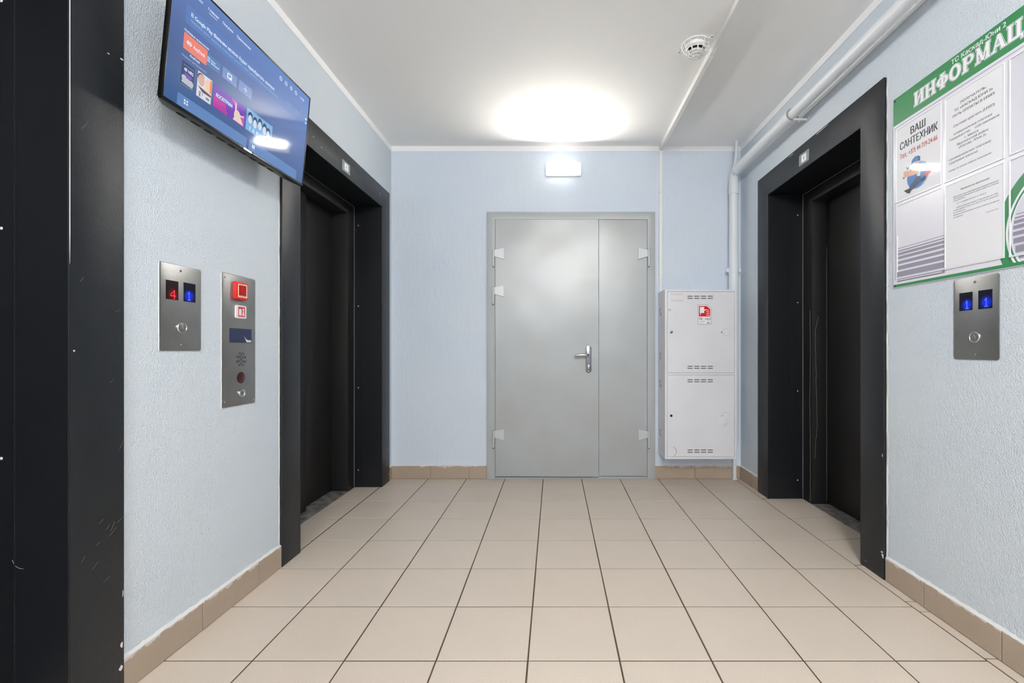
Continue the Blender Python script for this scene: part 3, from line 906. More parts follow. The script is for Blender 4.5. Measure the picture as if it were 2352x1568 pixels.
# pole under the cabinet
t = bmesh.new(); bx(t, 1.401, 1.425, YB - 0.040, YB - 0.014, 0.001, 0.30, bev=0.003)
bx(t, 1.396, 1.430, YB - 0.044, YB - 0.011, 0.001, 0.012, bev=0.002)
pole = add_props(obj('conduit_leg', t, PIPEP, None, smooth=40), 'short thin white upright conduit between the floor and the hose cabinet corner', 'conduit')

# ------------------------------------------------------------------ pipework in the right corner
PX, PY, PZ = 1.390, 3.405, 2.392
vp = empty('water_pipe', (PX, PY, 0.30), None, 'thick white pipe rising in the back right corner and running forward over the right lift', 'pipe')
def local(p, o): return (p[0] - o[0], p[1] - o[1], p[2] - o[2])
O = (PX, PY, 0.30)
t = bmesh.new(); tube(t, [local(p, O) for p in ((PX, PY, 0.31), (PX, PY, 1.62))], 0.0355, n=28); obj('pipe_section', t, PIPEP, vp, smooth=50)
t = bmesh.new()
arc = [(PX, PY, 1.62), (PX, PY, PZ - 0.05)]
R_ = 0.05
for i in range(1, 9):
    a = math.radians(90 * i / 9)
    arc.append((PX, PY - R_ + R_ * math.cos(a), PZ - 0.05 + R_ * math.sin(a)))
arc += [(PX, PY - 0.05, PZ), (PX, 2.60, PZ)]
tube(t, [local(p, O) for p in arc], 0.0335, n=28); obj('pipe_section', t, PIPEP, vp, smooth=60)
t = bmesh.new(); tube(t, [local(p, O) for p in ((PX, 2.60, PZ), (PX, -2.6, PZ + 0.02))], 0.0295, n=28); obj('pipe_section', t, PIPEP, vp, smooth=50)
t = bmesh.new(); tube(t, [local(p, O) for p in ((PX, PY, 2.22), (PX, PY, 2.30))], [0.0375, 0.0365], n=28); obj('collar', t, PIPEP, vp, smooth=50)
t = bmesh.new(); tube(t, [local(p, O) for p in ((PX, PY - 0.075, PZ), (PX, PY - 0.055, PZ))], 0.0375, n=28); obj('collar', t, PIPEP, vp, smooth=50)
t = bmesh.new(); tube(t, [local(p, O) for p in ((PX, 2.66, PZ), (PX, 2.565, PZ))], [0.036, 0.0375], n=28); obj('collar', t, PIPEP, vp, smooth=50)
t = bmesh.new(); ring(t, 0, 0, 0.030, 0.0362, 0, 0.002, 28)
for v in t.verts: v.co = Vector(local((PX + v.co.x, 2.5635 - v.co.z, PZ + v.co.y), O))
obj('gasket', t, SLOT2, vp)
# clamps
t = bmesh.new(); tube(t, [local(p, O) for p in ((PX, PY, 1.607), (PX, PY, 1.66))], 0.0395, n=28)
bx(t, -0.056, -0.030, -0.008, 0.008, 1.620 - 0.30, 1.648 - 0.30, bev=0.002); bx(t, 0.030, 0.056, -0.008, 0.008, 1.620 - 0.30, 1.648 - 0.30, bev=0.002); bx(t, -0.006, 0.006, 0.03, YB - PY, 1.628 - 0.30, 1.640 - 0.30)
obj('clamp', t, PIPEP, vp, smooth=50)
t = bmesh.new(); bx(t, 0.0, 0.0845, 2.545 - PY, 2.56 - PY, PZ - 0.30 - 0.040, PZ - 0.30 - 0.030, bev=0.002)
bx(t, 0.076, 0.0845, 2.53 - PY, 2.56 - PY, PZ - 0.30 - 0.044, PZ - 0.30 - 0.026, bev=0.002)
obj('clamp', t, PIPEP, vp)
for y in (0.9,):
    t = bmesh.new(); bx(t, 0.0, 0.0845, y - PY, y + 0.02 - PY, PZ - 0.30 - 0.040, PZ - 0.30 - 0.030, bev=0.002); obj('clamp', t, PIPEP, vp)
# thin cable on the wall beneath the pipe
t = bmesh.new(); tube(t, [(XR - 0.012, 2.63, 2.385), (XR - 0.0075, 2.58, 2.402), (XR - 0.0075, 1.9, 2.408), (XR - 0.0075, 0.9, 2.413), (XR - 0.0075, -2.5, 2.42)], 0.0068, n=10)
add_props(obj('wall_cable', t, PVC, None, smooth=60), 'thin white cable running along the right wall just below the thick pipe', 'cable')
# riser to the ceiling
t = bmesh.new(); tube(t, [(1.405, 3.385, ZC - 0.002), (1.400, 3.385, 2.50), (1.388, 3.384, 2.43)], [0.0125, 0.0115, 0.013], n=12)
add_props(obj('ceiling_riser', t, PIPEP, None, smooth=60), 'short thin white riser between the ceiling corner and the pipe elbow', 'pipe')
t = bmesh.new(); tube(t, [(PX - 0.047, YB - 0.005, 2.36), (PX - 0.046, YB - 0.005, 2.0), (PX - 0.048, YB - 0.005, 1.66), (PX - 0.045, YB - 0.005, 1.47)], 0.0035, n=8)
add_props(obj('wall_cable', t, PIPEP, None, smooth=60), 'hair-thin cable running down the back wall left of the upright pipe', 'cable')

# ------------------------------------------------------------------ cable trunking
t = bmesh.new(); bx(t, 0.829, 0.853, YF + 0.3, 2.36, ZC - 0.036, ZC - 0.0005, bev=0.001)
bx(t, 0.828, 0.854, 2.358, YB - 0.001, ZC - 0.0375, ZC - 0.0005, bev=0.001)
add_props(obj('ceiling_trunking', t, PVC), 'white cable trunking running across the ceiling towards the camera', 'cable duct')
tk = empty('wall_trunking', (0.0, YB, 1.467), BACK, 'narrow white cable trunking down the back wall to the hose cabinet', 'cable duct')
t = bmesh.new(); bx(t, 0.8265, 0.8515, 1.57 - 1.467, ZC - 0.039 - 1.467, 0.0045, 0.019, bev=0.001); bx(t, 0.8265, 0.8515, 1.57 - 1.467, ZC - 0.045 - 1.467, 0.0003, 0.0045); obj('upper_length', t, PVC, tk)
t = bmesh.new(); bx(t, 0.829, 0.848, 0.0, 1.57 - 1.467, 0.0003, 0.015, bev=0.001); obj('lower_length', t, PVC, tk)
t = bmesh.new(); disc(t, 0.8275, 2.255 - 1.467, 0.0025, 0.019, 0.0205, 8); obj('screw', t, DARK, tk)

# ------------------------------------------------------------------ smoke detector and its wire guard
SX, SY = 0.744, 2.312
DOWN = ((1, 0, 0), (0, -1, 0), (0, 0, -1))
sd = empty('smoke_detector', (SX, SY, ZC), DOWN, 'round white smoke detector inside the wire cage on the ceiling', 'smoke detector')
t = bmesh.new(); lathe(t, [(0, 0.0), (0.052, 0.0), (0.052, 0.012), (0.049, 0.016), (0.049, 0.026), (0.044, 0.030)], 36); obj('base', t, PVC, sd, smooth=45)
t = bmesh.new(); lathe(t, [(0.036, 0.030), (0.036, 0.041), (0, 0.041)], 30); obj('sensing_gap', t, DARK, sd, smooth=45)
t = bmesh.new(); lathe(t, [(0.038, 0.041), (0.038, 0.046), (0.030, 0.051), (0, 0.052)], 30); obj('cap', t, PVC, sd, smooth=45)
for i in range(8):
    a = i * math.pi / 4; t = bmesh.new(); bx(t, 0.039 * math.cos(a) - 0.0025, 0.039 * math.cos(a) + 0.0025, 0.039 * math.sin(a) - 0.0025, 0.039 * math.sin(a) + 0.0025, 0.029, 0.043); obj('louvre', t, PVC, sd)
wg = empty('wire_guard', (SX, SY, ZC), DOWN, 'domed white wire cage screwed to the ceiling around the smoke detector', 'guard')
def dome_pt(lat, lon):   # lat 0 = rim, 90 = lowest point
    a, b = math.radians(lat), math.radians(lon)
    return (0.071 * math.cos(a) * math.cos(b), 0.071 * math.cos(a) * math.sin(b), 0.004 + 0.066 * math.sin(a) ** 0.9 if a > 0 else 0.004)
for lat, r in ((0, 0.0028), (17, 0.0017), (32, 0.0017), (46, 0.0017), (60, 0.0017), (74, 0.0017)):
    t = bmesh.new(); tube(t, [dome_pt(lat, 360 * i / 40) for i in range(40)], r, n=6, closed=True); obj('wire_ring', t, PVC, wg, smooth=60)
for i in range(12):
    t = bmesh.new(); tube(t, [dome_pt(4 + 78 * k / 10, i * 30 + 8) for k in range(11)], 0.0016, n=6); obj('wire_rib', t, PVC, wg, smooth=60)
for lon in (45, 218):
    a = math.radians(lon)
    t = bmesh.new(); tube(t, [(0.072 * math.cos(a), 0.072 * math.sin(a), 0.004), (0.084 * math.cos(a), 0.084 * math.sin(a), 0.003)], 0.0026, n=6)
    tube(t, [(0.090 * math.cos(a) + 0.006 * math.cos(math.radians(q)), 0.090 * math.sin(a) + 0.006 * math.sin(math.radians(q)), 0.003) for q in range(0, 360, 36)], 0.0022, n=6, closed=True)
    obj('lug', t, PVC, wg, smooth=60)
    t = bmesh.new(); lathe(t, [(0, 0.006), (0.004, 0.005), (0.004, 0.0)], 12, (0.090 * math.cos(a), 0.090 * math.sin(a), 0)); obj('screw', t, CHROMED, wg, smooth=40)

# ------------------------------------------------------------------ call panels
DIG = {'1': ['00100', '01100', '00100', '00100', '00100', '00100', '01110'],
       '4': ['00010', '00110', '01010', '10010', '11111', '00010', '00010']}
def led_glass(colr, cx, cz, h):
    m = (LEDR_BG if colr == 'r' else LEDB_BG).copy()
    nt = m.node_tree; n, l = nt.nodes, nt.links; b = n['Principled BSDF']
    tc = n.new('ShaderNodeTexCoord'); vm = n.new('ShaderNodeVectorMath'); vm.operation = 'DISTANCE'
    l.new(tc.outputs['Object'], vm.inputs[0]); vm.inputs[1].default_value = (cx, cz, 0.0034)
    mr = n.new('ShaderNodeMapRange'); mr.interpolation_type = 'SMOOTHERSTEP'
    mr.inputs[1].default_value = h * 1.05; mr.inputs[2].default_value = h * 0.10; mr.inputs[3].default_value = 0.006; mr.inputs[4].default_value = 0.16 if colr == 'r' else 0.75
    l.new(vm.outputs['Value'], mr.inputs[0]); l.new(mr.outputs[0], b.inputs['Emission Strength'])
    b.inputs['Emission Color'].default_value = (1.0, 0.01, 0.03, 1) if colr == 'r' else (0.0, 0.03, 1.0, 1)
    return m
def led_window(parent, x0, x1, z0, z1, cx, cz, h, d, colr, slant=0):
    n = 0.0036
    wdw = obj('led_display', box(x0, x1, z0, z1, 0.0028, 0.0034), led_glass(colr, cx, cz, h), parent,
              label='dark window with a lit %s digit %s' % ('red' if colr == 'r' else 'blue', d))
    for o_, m_ in ((wdw, None),):
        pass
    t = bmesh.new(); p = h / 6.0
    g = bmesh.new()
    for r, row in enumerate(DIG[d]):
        for c, b in enumerate(row):
            if b == '1':
                x = cx + (c - 2) * p; z = cz + (3 - r) * p
                flat(t, circ(x, z, p * 0.30, 8), n + 0.0004)
                flat(g, circ(x, z, p * 0.55, 10), n + 0.0001 + 0.00001 * (r + c))
    obj('digit_glow', g, LEDR_H if colr == 'r' else LEDB_H, wdw)
    obj('digit_dots', t, LEDR if colr == 'r' else LEDB, wdw)
    return wdw

def plate_with_holes(x0, x1, z0, z1, r, holes, th=0.003):
    """steel face plate; rectangular holes are real, cut as a grid"""
    t = bmesh.new()
    prism(t, rrect(x0, x1, z0, z1, r), 0.0, th, bev=0.0008)
    return t

def button(parent, cx, cz, r, label=None):
    t = bmesh.new(); lathe(t, [(r * 0.98, 0.003), (r, 0.0045), (r * 0.98, 0.007), (r * 0.86, 0.0085), (r * 0.78, 0.0075), (r * 0.76, 0.0045)], 36, (cx, cz, 0))
    b = obj('button_ring', t, CHROME, parent, smooth=60)
    t = bmesh.new(); lathe(t, [(r * 0.75, 0.0032), (r * 0.75, 0.0060), (r * 0.66, 0.0068), (0, 0.0068)], 32, (cx, cz, 0))
    c = obj('call_button', t, STEEL, parent, smooth=40, label='round steel call button marked 1')
    t = bmesh.new(); 
    k = r * 0.36
    tube(t, [(cx - k * 0.8, cz - k * 0.7, 0.0070), (cx, cz + k * 1.2, 0.0070), (cx + k * 0.8, cz - k * 0.7, 0.0070)], 0.0006, n=5)
    text_bm(t, '1', cx - 0.0012, cx + 0.0018, cz - k * 1.2, r * 0.5, 0.0072)
    obj('button_mark', t, CHROME, c)

def screw(parent, x, z, r=0.0048):
    t = bmesh.new(); lathe(t, [(r, 0.003), (r * 0.9, 0.0048), (r * 0.4, 0.0050), (0, 0.0050)], 16, (x, z, 0))
    s = obj('screw', t, CHROME, parent, smooth=50)
    t = bmesh.new(); disc(t, x, z, r * 0.35, 0.0050, 0.0053, 6); obj('screw_recess', t, DARK, s)

def call_panel(origin, axes, W, H, led, but, screws, label, group=None):
    r = empty('call_panel', origin, axes, label, 'lift call panel', group)
    t = plate_with_holes(0, W, 0, H, 0.010, [])
    obj('face_plate', t, STEEL, r, smooth=40)
    for a in led: led_window(r, *a)
    button(r, but[0], but[1], 0.0205)
    for s in screws: screw(r, *s)
    return r
def led_fix(a):  # window sits just proud of the plate
    return a
# left panel, origin at its lower near corner
yL, zL = 1.432, 1.019
p1 = call_panel((XL, yL, zL), LEFT, 0.169, 0.292,
    [(1.4557 - yL, 1.504 - yL, 1.191 - zL, 1.2548 - zL, 1.4830 - yL, 1.2085 - zL, 0.027, '4', 'r'),
     (1.5252 - yL, 1.5757 - yL, 1.1905 - zL, 1.2562 - zL, 1.5478 - yL, 1.2105 - zL, 0.027, '1', 'b')],
    (1.5163 - yL, 1.098 - zL), [(1.512 - yL, 1.293 - zL), (1.517 - yL, 1.038 - zL)],
    'steel lift call panel on the left wall showing a red 4 and a blue 1')
yR, zR = 1.6195, 0.987
p2 = call_panel((XR, yR, zR), RIGHT, 0.166, 0.291,
    [(yR - 1.596, yR - 1.5457, 1.162 - zR, 1.2265 - zR, yR - 1.566, 1.182 - zR, 0.026, '1', 'b'),
     (yR - 1.5246, yR - 1.4756, 1.162 - zR, 1.2265 - zR, yR - 1.4962, 1.184 - zR, 0.027, '1', 'b')],
    (yR - 1.5364, 1.066 - zR), [(yR - 1.535, 1.259 - zR), (yR - 1.538, 1.005 - zR)],
    'steel lift call panel under the notice board showing two blue 1s')

# tall fire panel
yP, zP = 1.7015, 0.795
fp = empty('fire_control_panel', (XL, yP, zP), LEFT, 'tall narrow steel panel with a red fire button between call panel and lift', 'control panel')
t = bmesh.new(); prism(t, rrect(0, 0.190, 0, 0.527, 0.010), 0.0, 0.003, bev=0.0008); obj('face_plate', t, STEEL, fp, smooth=40)
cx, cz = 0.094, 1.261 - zP
t = bmesh.new(); prism(t, rrect(cx - 0.035, cx + 0.035, cz - 0.036, cz + 0.036, 0.008), 0.0031, 0.016, bev=0.003); fb = obj('fire_button', t, REDP, fp, smooth=40, label='square red fire alarm button')
t = bmesh.new()
for a in ((cx - 0.026, cx + 0.026, cz + 0.023, cz + 0.027), (cx - 0.026, cx + 0.026, cz - 0.027, cz - 0.020), (cx - 0.026, cx - 0.022, cz - 0.0199, cz + 0.0229), (cx + 0.022, cx + 0.026, cz - 0.0199, cz + 0.0229)): bx(t, *a, 0.0161, 0.0172)
obj('button_border', t, PINK, fb)
t = bmesh.new(); flat(t, [(cx - 0.0215, cz - 0.0195), (cx + 0.0215, cz - 0.0195), (cx + 0.0215, cz + 0.0225), (cx - 0.0215, cz + 0.0225)], 0.0164); obj('button_face', t, REDD, fb)
t = bmesh.new(); ring(t, cx, cz + 0.003, 0.008, 0.0115, 0.0166, 0.0172, 24); flat(t, circ(cx, cz + 0.003, 0.004, 12), 0.017); obj('button_symbol', t, REDP, fb)
t = bmesh.new(); text_bm(t, 'ПОЖАР', cx - 0.020, cx + 0.016, cz - 0.0255, 0.0042, 0.0175); obj('lettering', t, INKR, fb)
cx, cz = 0.099, 1.176 - zP
t = bmesh.new(); prism(t, rrect(cx - 0.031, cx + 0.031, cz - 0.0265, cz + 0.0265, 0.007), 0.0031, 0.0075, bev=0.0015); wbn = obj('fire_sign', t, WHPL, fp, smooth=40, label='white rounded sign with a red fireman symbol')
t = bmesh.new()
flat(t, [(cx - 0.018, cz - 0.020), (cx + 0.021, cz - 0.020), (cx + 0.021, cz + 0.021), (cx - 0.018, cz + 0.021)], 0.0077); sg = obj('sign_red', t, REDI, wbn)
t = bmesh.new()
flat(t, rrect(cx - 0.014, cx + 0.001, cz - 0.015, cz + 0.012, 0.005, 3), 0.0079)
flat(t, circ(cx + 0.011, cz + 0.010, 0.005, 10), 0.0079); flat(t, [(cx + 0.005, cz - 0.015), (cx + 0.017, cz - 0.015), (cx + 0.014, cz + 0.004), (cx + 0.008, cz + 0.004)], 0.0079)
obj('sign_symbol', t, WHPL, wbn)
x0, x1 = 1.742 - yP, 1.865 - yP
t = bmesh.new(); bx(t, x0 - 0.002, x1 + 0.002, 1.050 - zP, 1.1085 - zP, 0.0022, 0.0034); sc = obj('lcd_frame', t, SLOT, fp)
t = bmesh.new(); bx(t, x0, x1, 1.052 - zP, 1.1065 - zP, 0.0034, 0.0042); lc_ = obj('lcd_screen', t, LCD, fp, label='dark blue screen with a glossy cover')
t = bmesh.new(); z0_ = 1.052 - zP
flat(t, [(x1 - 0.030, z0_ + 0.001), (x1 - 0.002, z0_ + 0.001), (x1 - 0.003, z0_ + 0.010), (x1 - 0.016, z0_ + 0.009), (x1 - 0.030, z0_ + 0.012), (x1 - 0.046, z0_ + 0.026), (x1 - 0.034, z0_ + 0.010)], 0.0044)
obj('peeled_film', t, mat('cloudy_film', lin(205, 212, 218), 0.3), lc_)
# speaker slots
cx, cz = 1.806 - yP, 0.9825 - zP
t = bmesh.new()
for rr, n_ in ((0.009, 4), (0.017, 6), (0.025, 8)):
    for i in range(n_):
        a0 = 2 * math.pi * i / n_ + 0.10; a1 = 2 * math.pi * (i + 1) / n_ - 0.22 * 0.010 / rr - 0.10
        m_ = 5
        for j in range(m_):
            b0 = a0 + (a1 - a0) * j / m_; b1 = a0 + (a1 - a0) * (j + 1) / m_
            vs = [(cx + q * math.cos(b), cz + q * math.sin(b)) for q, b in ((rr, b0), (rr + 0.0032, b0), (rr + 0.0032, b1), (rr, b1))]
            flat(t, vs, 0.0034)
flat(t, circ(cx, cz, 0.0035, 10), 0.0034)
obj('speaker_slots', t, DARK, fp)
t = bmesh.new(); lathe(t, [(0.0235, 0.0031), (0.0235, 0.0036), (0.022, 0.0042), (0, 0.0045)], 32, (1.8055 - yP, 0.907 - zP, 0)); obj('sensor_lens', t, DRED, fp, smooth=50, label='round dark red lens')
cx, cz = 1.8045 - yP, 0.843 - zP
t = bmesh.new(); lathe(t, [(0.0185, 0.0031), (0.0185, 0.006), (0.017, 0.009), (0.0145, 0.0095), (0.0135, 0.008), (0, 0.008)], 32, (cx, cz, 0)); lk = obj('key_switch', t, CHROME, fp, smooth=50)
t = bmesh.new(); bx(t, cx - 0.0015, cx + 0.0015, cz - 0.007, cz + 0.007, 0.0081, 0.0086); obj('keyhole', t, DARK, lk)
for x, z in ((1.715, 1.305), (1.880, 1.308), (1.882, 0.808), (1.716, 0.815)): screw(fp, x - yP, z - zP, 0.004)
# ragged filler round the panels
def frame_filler(parent, x0, x1, z0, z1, w_):
    t = bmesh.new()
    def run(p, q, nx, nz):
        n_ = int((Vector(q) - Vector(p)).length / 0.012); prev = None
        for i in range(n_ + 1):
            b = Vector(p).lerp(Vector(q), i / n_); ww = w_ * random.uniform(0.2, 1.0)
            vs = [t.verts.new((b.x, b.y, 0.0004)), t.verts.new((b.x + nx * ww * .3, b.y + nz * ww * .3, 0.003)), t.verts.new((b.x + nx * ww, b.y + nz * ww, 0.0004))]
            if prev:
                for m_ in range(3): t.faces.new((prev[m_], prev[(m_ + 1) % 3], vs[(m_ + 1) % 3], vs[m_]))
            prev = vs
    run((x0, z0), (x0, z1), -1, 0); run((x1, z0), (x1, z1), 1, 0); run((x0, z0), (x1, z0), 0, -1); run((x0, z1), (x1, z1), 0, 1)
    obj('filler_edge', t, PLASTER, parent, smooth=60)
frame_filler(fp, -0.0003, 0.1903, -0.0003, 0.5273, 0.0048)
frame_filler(p1, -0.0003, 0.1693, -0.0003, 0.2923, 0.0022)

# ------------------------------------------------------------------ television
Pn = Vector((-1.180, 1.32, 1.779)); U_ = Vector((0.011, 0.72, 0)).normalized(); V0 = Vector((0.037, 0, 0.407))
V_ = (V0 - U_ * V0.dot(U_)).normalized(); N_ = U_.cross(V_)
tv = empty('television', Pn, (U_, V_, N_), 'black wall-mounted television with a lit blue menu screen on the left wall', 'television')
TW, TH = 0.722, 0.412
t = bmesh.new()
# slim bezel: four bars
bx(t, 0, TW, 0, 0.011, -0.012, 0, bev=0.0015); bx(t, 0, TW, TH - 0.006, TH, -0.012, 0, bev=0.001)
bx(t, 0, 0.006, 0.0111, TH - 0.0061, -0.012, 0, bev=0.001); bx(t, TW - 0.006, TW, 0.0111, TH - 0.0061, -0.012, 0, bev=0.001)
obj('bezel', t, TVBLK, tv, smooth=40)
t = bmesh.new()
prism(t, [(0.012, -0.0125), (0.012, -0.026), (TH - 0.012, -0.024), (TH - 0.012, -0.0125)], 0.012, TW - 0.012, axis='x')
b_ = bmesh.new()
prism(b_, [(0.0015, -0.0125), (0.004, -0.030), (0.012, -0.060), (0.024, -0.074), (0.15, -0.074), (0.19, -0.050), (0.20, -0.0262)], 0.002, TW - 0.002, axis='x')
for v in b_.verts:  # the ends pull in towards the back and towards the top
    k_ = max(0, min(1, (-v.co.z - 0.0125) / 0.06)); k2 = max(0, min(1, (v.co.y - 0.03) / 0.15))
    v.co.x += (0.078 * k_ + 0.06 * k2) * (1 if v.co.x < TW / 2 else -1)
join(t, b_)
obj('housing', t, TVBLK, tv, smooth=30)
t = bmesh.new()
for i in range(9): bx(t, 0.10 + i * 0.055, 0.13 + i * 0.055, 0.0042, 0.0085, -0.045, -0.028)
for v in t.verts: v.co.y += 0.0
obj('vent', t, DARK, tv)
t = bmesh.new(); prism(t, rrect(TW / 2 - 0.022, TW / 2 + 0.022, 0.0018, 0.0088, 0.001, 2), 0.0001, 0.0012); obj('badge', t, CHROMED, tv, label='small metallic maker badge on the lower bezel')
t = bmesh.new(); bx(t, 0.26, 0.46, 0.06, 0.20, -0.108, -0.0745); obj('wall_bracket', t, TVBLK, tv)
def screen_bg():
    m = bpy.data.materials.new('screen_background'); m.use_nodes = True
    nt = m.node_tree; n, l = nt.nodes, nt.links; b = n['Principled BSDF']
    b.inputs['Base Color'].default_value = (0.004, 0.004, 0.006, 1); b.inputs['Roughness'].default_value = 0.05; b.inputs['Specular IOR Level'].default_value = 0.25
    tc = n.new('ShaderNodeTexCoord'); sp = n.new('ShaderNodeSeparateXYZ'); l.new(tc.outputs['Object'], sp.inputs[0])
    ad = n.new('ShaderNodeMath'); ad.operation = 'MULTIPLY_ADD'; l.new(sp.outputs['X'], ad.inputs[0]); ad.inputs[1].default_value = 0.22; l.new(sp.outputs['Y'], ad.inputs[2])
    cr = n.new('ShaderNodeValToRGB')
    mr = n.new('ShaderNodeMapRange'); mr.inputs[1].default_value = 0.0; mr.inputs[2].default_value = 0.50
    l.new(ad.outputs[0], mr.inputs[0]); l.new(mr.outputs[0], cr.inputs[0])
    e_ = cr.color_ramp.elements
    e_[0].position = 0.0; e_[0].color = lin(54, 92, 146); e_[1].position = 1.0; e_[1].color = lin(98, 132, 194)
    x = e_.new(0.35); x.color = lin(72, 98, 148); x = e_.new(0.62); x.color = lin(90, 114, 168)
    l.new(cr.outputs[0], b.inputs['Emission Color']); b.inputs['Emission Strength'].default_value = 1.0
    return m
t = bmesh.new(); bx(t, 0.0061, TW - 0.0061, 0.0111, TH - 0.0061, -0.008, -0.0015); scr = obj('screen', t, screen_bg(), tv, label='lit screen with a blue menu')
ZS = -0.0013
SW = glowing('ui_white', lin(222, 232, 250), 1.0); SG = glowing('ui_pale', lin(150, 172, 212), 1.0); SCARD = glowing('ui_card', lin(96, 132, 186), 1.0)
SOR = glowing('ui_orange', lin(236, 130, 112), 1.0); STL = glowing('ui_tile_blue', lin(86, 128, 178), 1.0); STL2 = glowing('ui_tile_pale', lin(118, 146, 196), 1.0)
SBAN = glowing('ui_banner', lin(92, 126, 186), 1.0)
def q(x0, x1, y0, y1, r=0.003): return rrect(x0, x1, y0, y1, r, 3)
def ui(name, shapes, m, lvl):
    for s in shapes:
        t = bmesh.new(); flat(t, s, ZS + 0.00012 * lvl); o = obj(name, t, m, scr)
    return o
def uit(name, lines, m, lvl):
    t = bmesh.new()
    for s, x0, x1, y, cap in lines:
        text_bm(t, s, x0, x1, y, cap, ZS + 0.00012 * lvl)
    return obj(name, t, m, scr, kind='stuff')
ui('menu_banner', [q(0.056, 0.655, 0.272, 0.330)], SBAN, 1)
ui('menu_card', [q(0.052, 0.354, 0.0115, 0.0495), q(0.366, 0.668, 0.0115, 0.0525)], SCARD, 1)
ui('app_tile', [q(0.143, 0.204, 0.197, 0.235)], STL, 1)
ui('app_tile', [q(0.214, 0.282, 0.197, 0.235), q(0.292, 0.359, 0.198, 0.236)], STL2, 1)
ui('app_tile', [q(0.0565, 0.1468, 0.191, 0.242)], SOR, 2)
ui('app_mark', [[(0.066, 0.217), (0.073, 0.224), (0.080, 0.217), (0.073, 0.210)], [(0.077, 0.222), (0.081, 0.224), (0.088, 0.217), (0.081, 0.210), (0.077, 0.212), (0.083, 0.217)],
                q(0.236, 0.258, 0.207, 0.227, 0.003)], SW, 3)
ui('app_mark', [q(0.240, 0.254, 0.2165, 0.2225, 0.001), q(0.240, 0.247, 0.2105, 0.2145, 0.001)], STL, 4)
ui('plus_sign', [[(0.316, 0.2160), (0.336, 0.2160), (0.336, 0.2180), (0.316, 0.2180)], [(0.325, 0.207), (0.327, 0.207), (0.327, 0.227), (0.325, 0.227)]], SW, 3)
ui('grid_icon', [q(0.149 + 0.006 * i, 0.153 + 0.006 * i, 0.2095 + 0.006 * j, 0.2135 + 0.006 * j, 0.0008) for i in range(2) for j in range(3)], SW, 3)
ui('grid_icon', [q(0.076 + 0.009 * i, 0.082 + 0.009 * i, 0.0255 + 0.009 * j, 0.0315 + 0.009 * j, 0.0012) for i in range(2) for j in range(2)], SW, 3)
ui('book_icon', [q(0.384, 0.390, 0.0255, 0.0385, 0.001), q(0.392, 0.398, 0.0255, 0.0385, 0.001)], SW, 3)
def ui_ring(cx, cy, r):
    t = bmesh.new(); a = circ(cx, cy, r, 20); b = circ(cx, cy, r * 0.72, 20)
    for i in range(20):
        j = (i + 1) % 20; flat2(t, [a[i], a[j], b[j], b[i]], ZS + 0.0003)
    flat2(t, [(cx - r * .35, cy - r * .15), (cx + r * .3, cy - r * .15), (cx + r * .3, cy + r * .2), (cx - r * .35, cy + r * .2)], ZS + 0.0003)
    obj('round_icon', t, SW, scr)
def flat2(bm, pts, z): return flat(bm, pts, z)
for x in (0.512, 0.582, 0.616): ui_ring(x, 0.3745, 0.0085)
ui('input_icon', [q(0.539, 0.555, 0.3795, 0.3815, 0.0005), q(0.539, 0.555, 0.3665, 0.3685, 0.0005), q(0.539, 0.541, 0.3685, 0.3795, 0.0005), q(0.553, 0.555, 0.3685, 0.3795, 0.0005), q(0.543, 0.551, 0.373, 0.375, 0.0005)], SW, 3)
uit('menu_text', [('Поиск', 0.078, 0.1125, 0.370, 0.009), ('Главная', 0.135, 0.178, 0.370, 0.009), ('Покупки', 0.197, 0.244, 0.370, 0.009), ('Приложения', 0.263, 0.333, 0.370, 0.009),
                  ('12:06', 0.647, 0.676, 0.3695, 0.009), ('В Google Play Фильмы можно будет приобретать контент', 0.075, 0.479, 0.3025, 0.0125),
                  ('AnyDesk', 0.092, 0.138, 0.212, 0.0115), ('AnyDesk', 0.082, 0.121, 0.180, 0.008), ('Любимые приложения', 0.055, 0.151, 0.2455, 0.007),
                  ('Список', 0.163, 0.182, 0.2175, 0.006), ('приложений', 0.163, 0.198, 0.2095, 0.006)], SW, 4)
ui('underline', [[(0.139, 0.3615), (0.173, 0.3615), (0.173, 0.3633), (0.139, 0.3633)]], SW, 3)
uit('menu_small_text', [('Покупать, брать напрокат и смотреть контент станет удобнее. Отдельные приложения', 0.075, 0.501, 0.2865, 0.0075),
                        ('Недавно добавленные', 0.054, 0.148, 0.1665, 0.0065), ('Главная', 0.554, 0.590, 0.300, 0.006), ('Закрыть', 0.622, 0.658, 0.300, 0.006)], SG, 4)
ui('round_icon', [circ(0.702, 0.303, 0.006, 10), circ(0.703, 0.286, 0.005, 10)], SW, 3)
# plain generic film tiles
def U(name, shapes, col, lvl, s=1.0): return ui(name, shapes, glowing('p_' + name + str(lvl) + str(random.random()), col, s), lvl)
U('film_tile', [q(0.058, 0.106, 0.081, 0.154, 0.002)], lin(44, 66, 116), 1)
U('film_picture', [[(0.068, 0.122), (0.098, 0.120), (0.092, 0.105), (0.074, 0.106)]], lin(112, 84, 176), 2)
U('film_picture', [circ(0.069, 0.104, 0.009, 10), circ(0.083, 0.100, 0.008, 10), circ(0.095, 0.098, 0.010, 10), [(0.061, 0.088), (0.103, 0.086), (0.100, 0.100), (0.064, 0.102)]], lin(186, 190, 196), 3)
uit('film_text', [('48 HRS', 0.066, 0.101, 0.1265, 0.0105), ('—————', 0.064, 0.102, 0.142, 0.006), ('————', 0.060, 0.104, 0.080, 0.007)], SW, 4)
U('film_tile', [q(0.118, 0.177, 0.077, 0.158, 0.002)], lin(214, 216, 220), 1)
U('film_picture', [circ(0.133, 0.134, 0.013, 14, 0.019)], lin(206, 170, 158), 3)
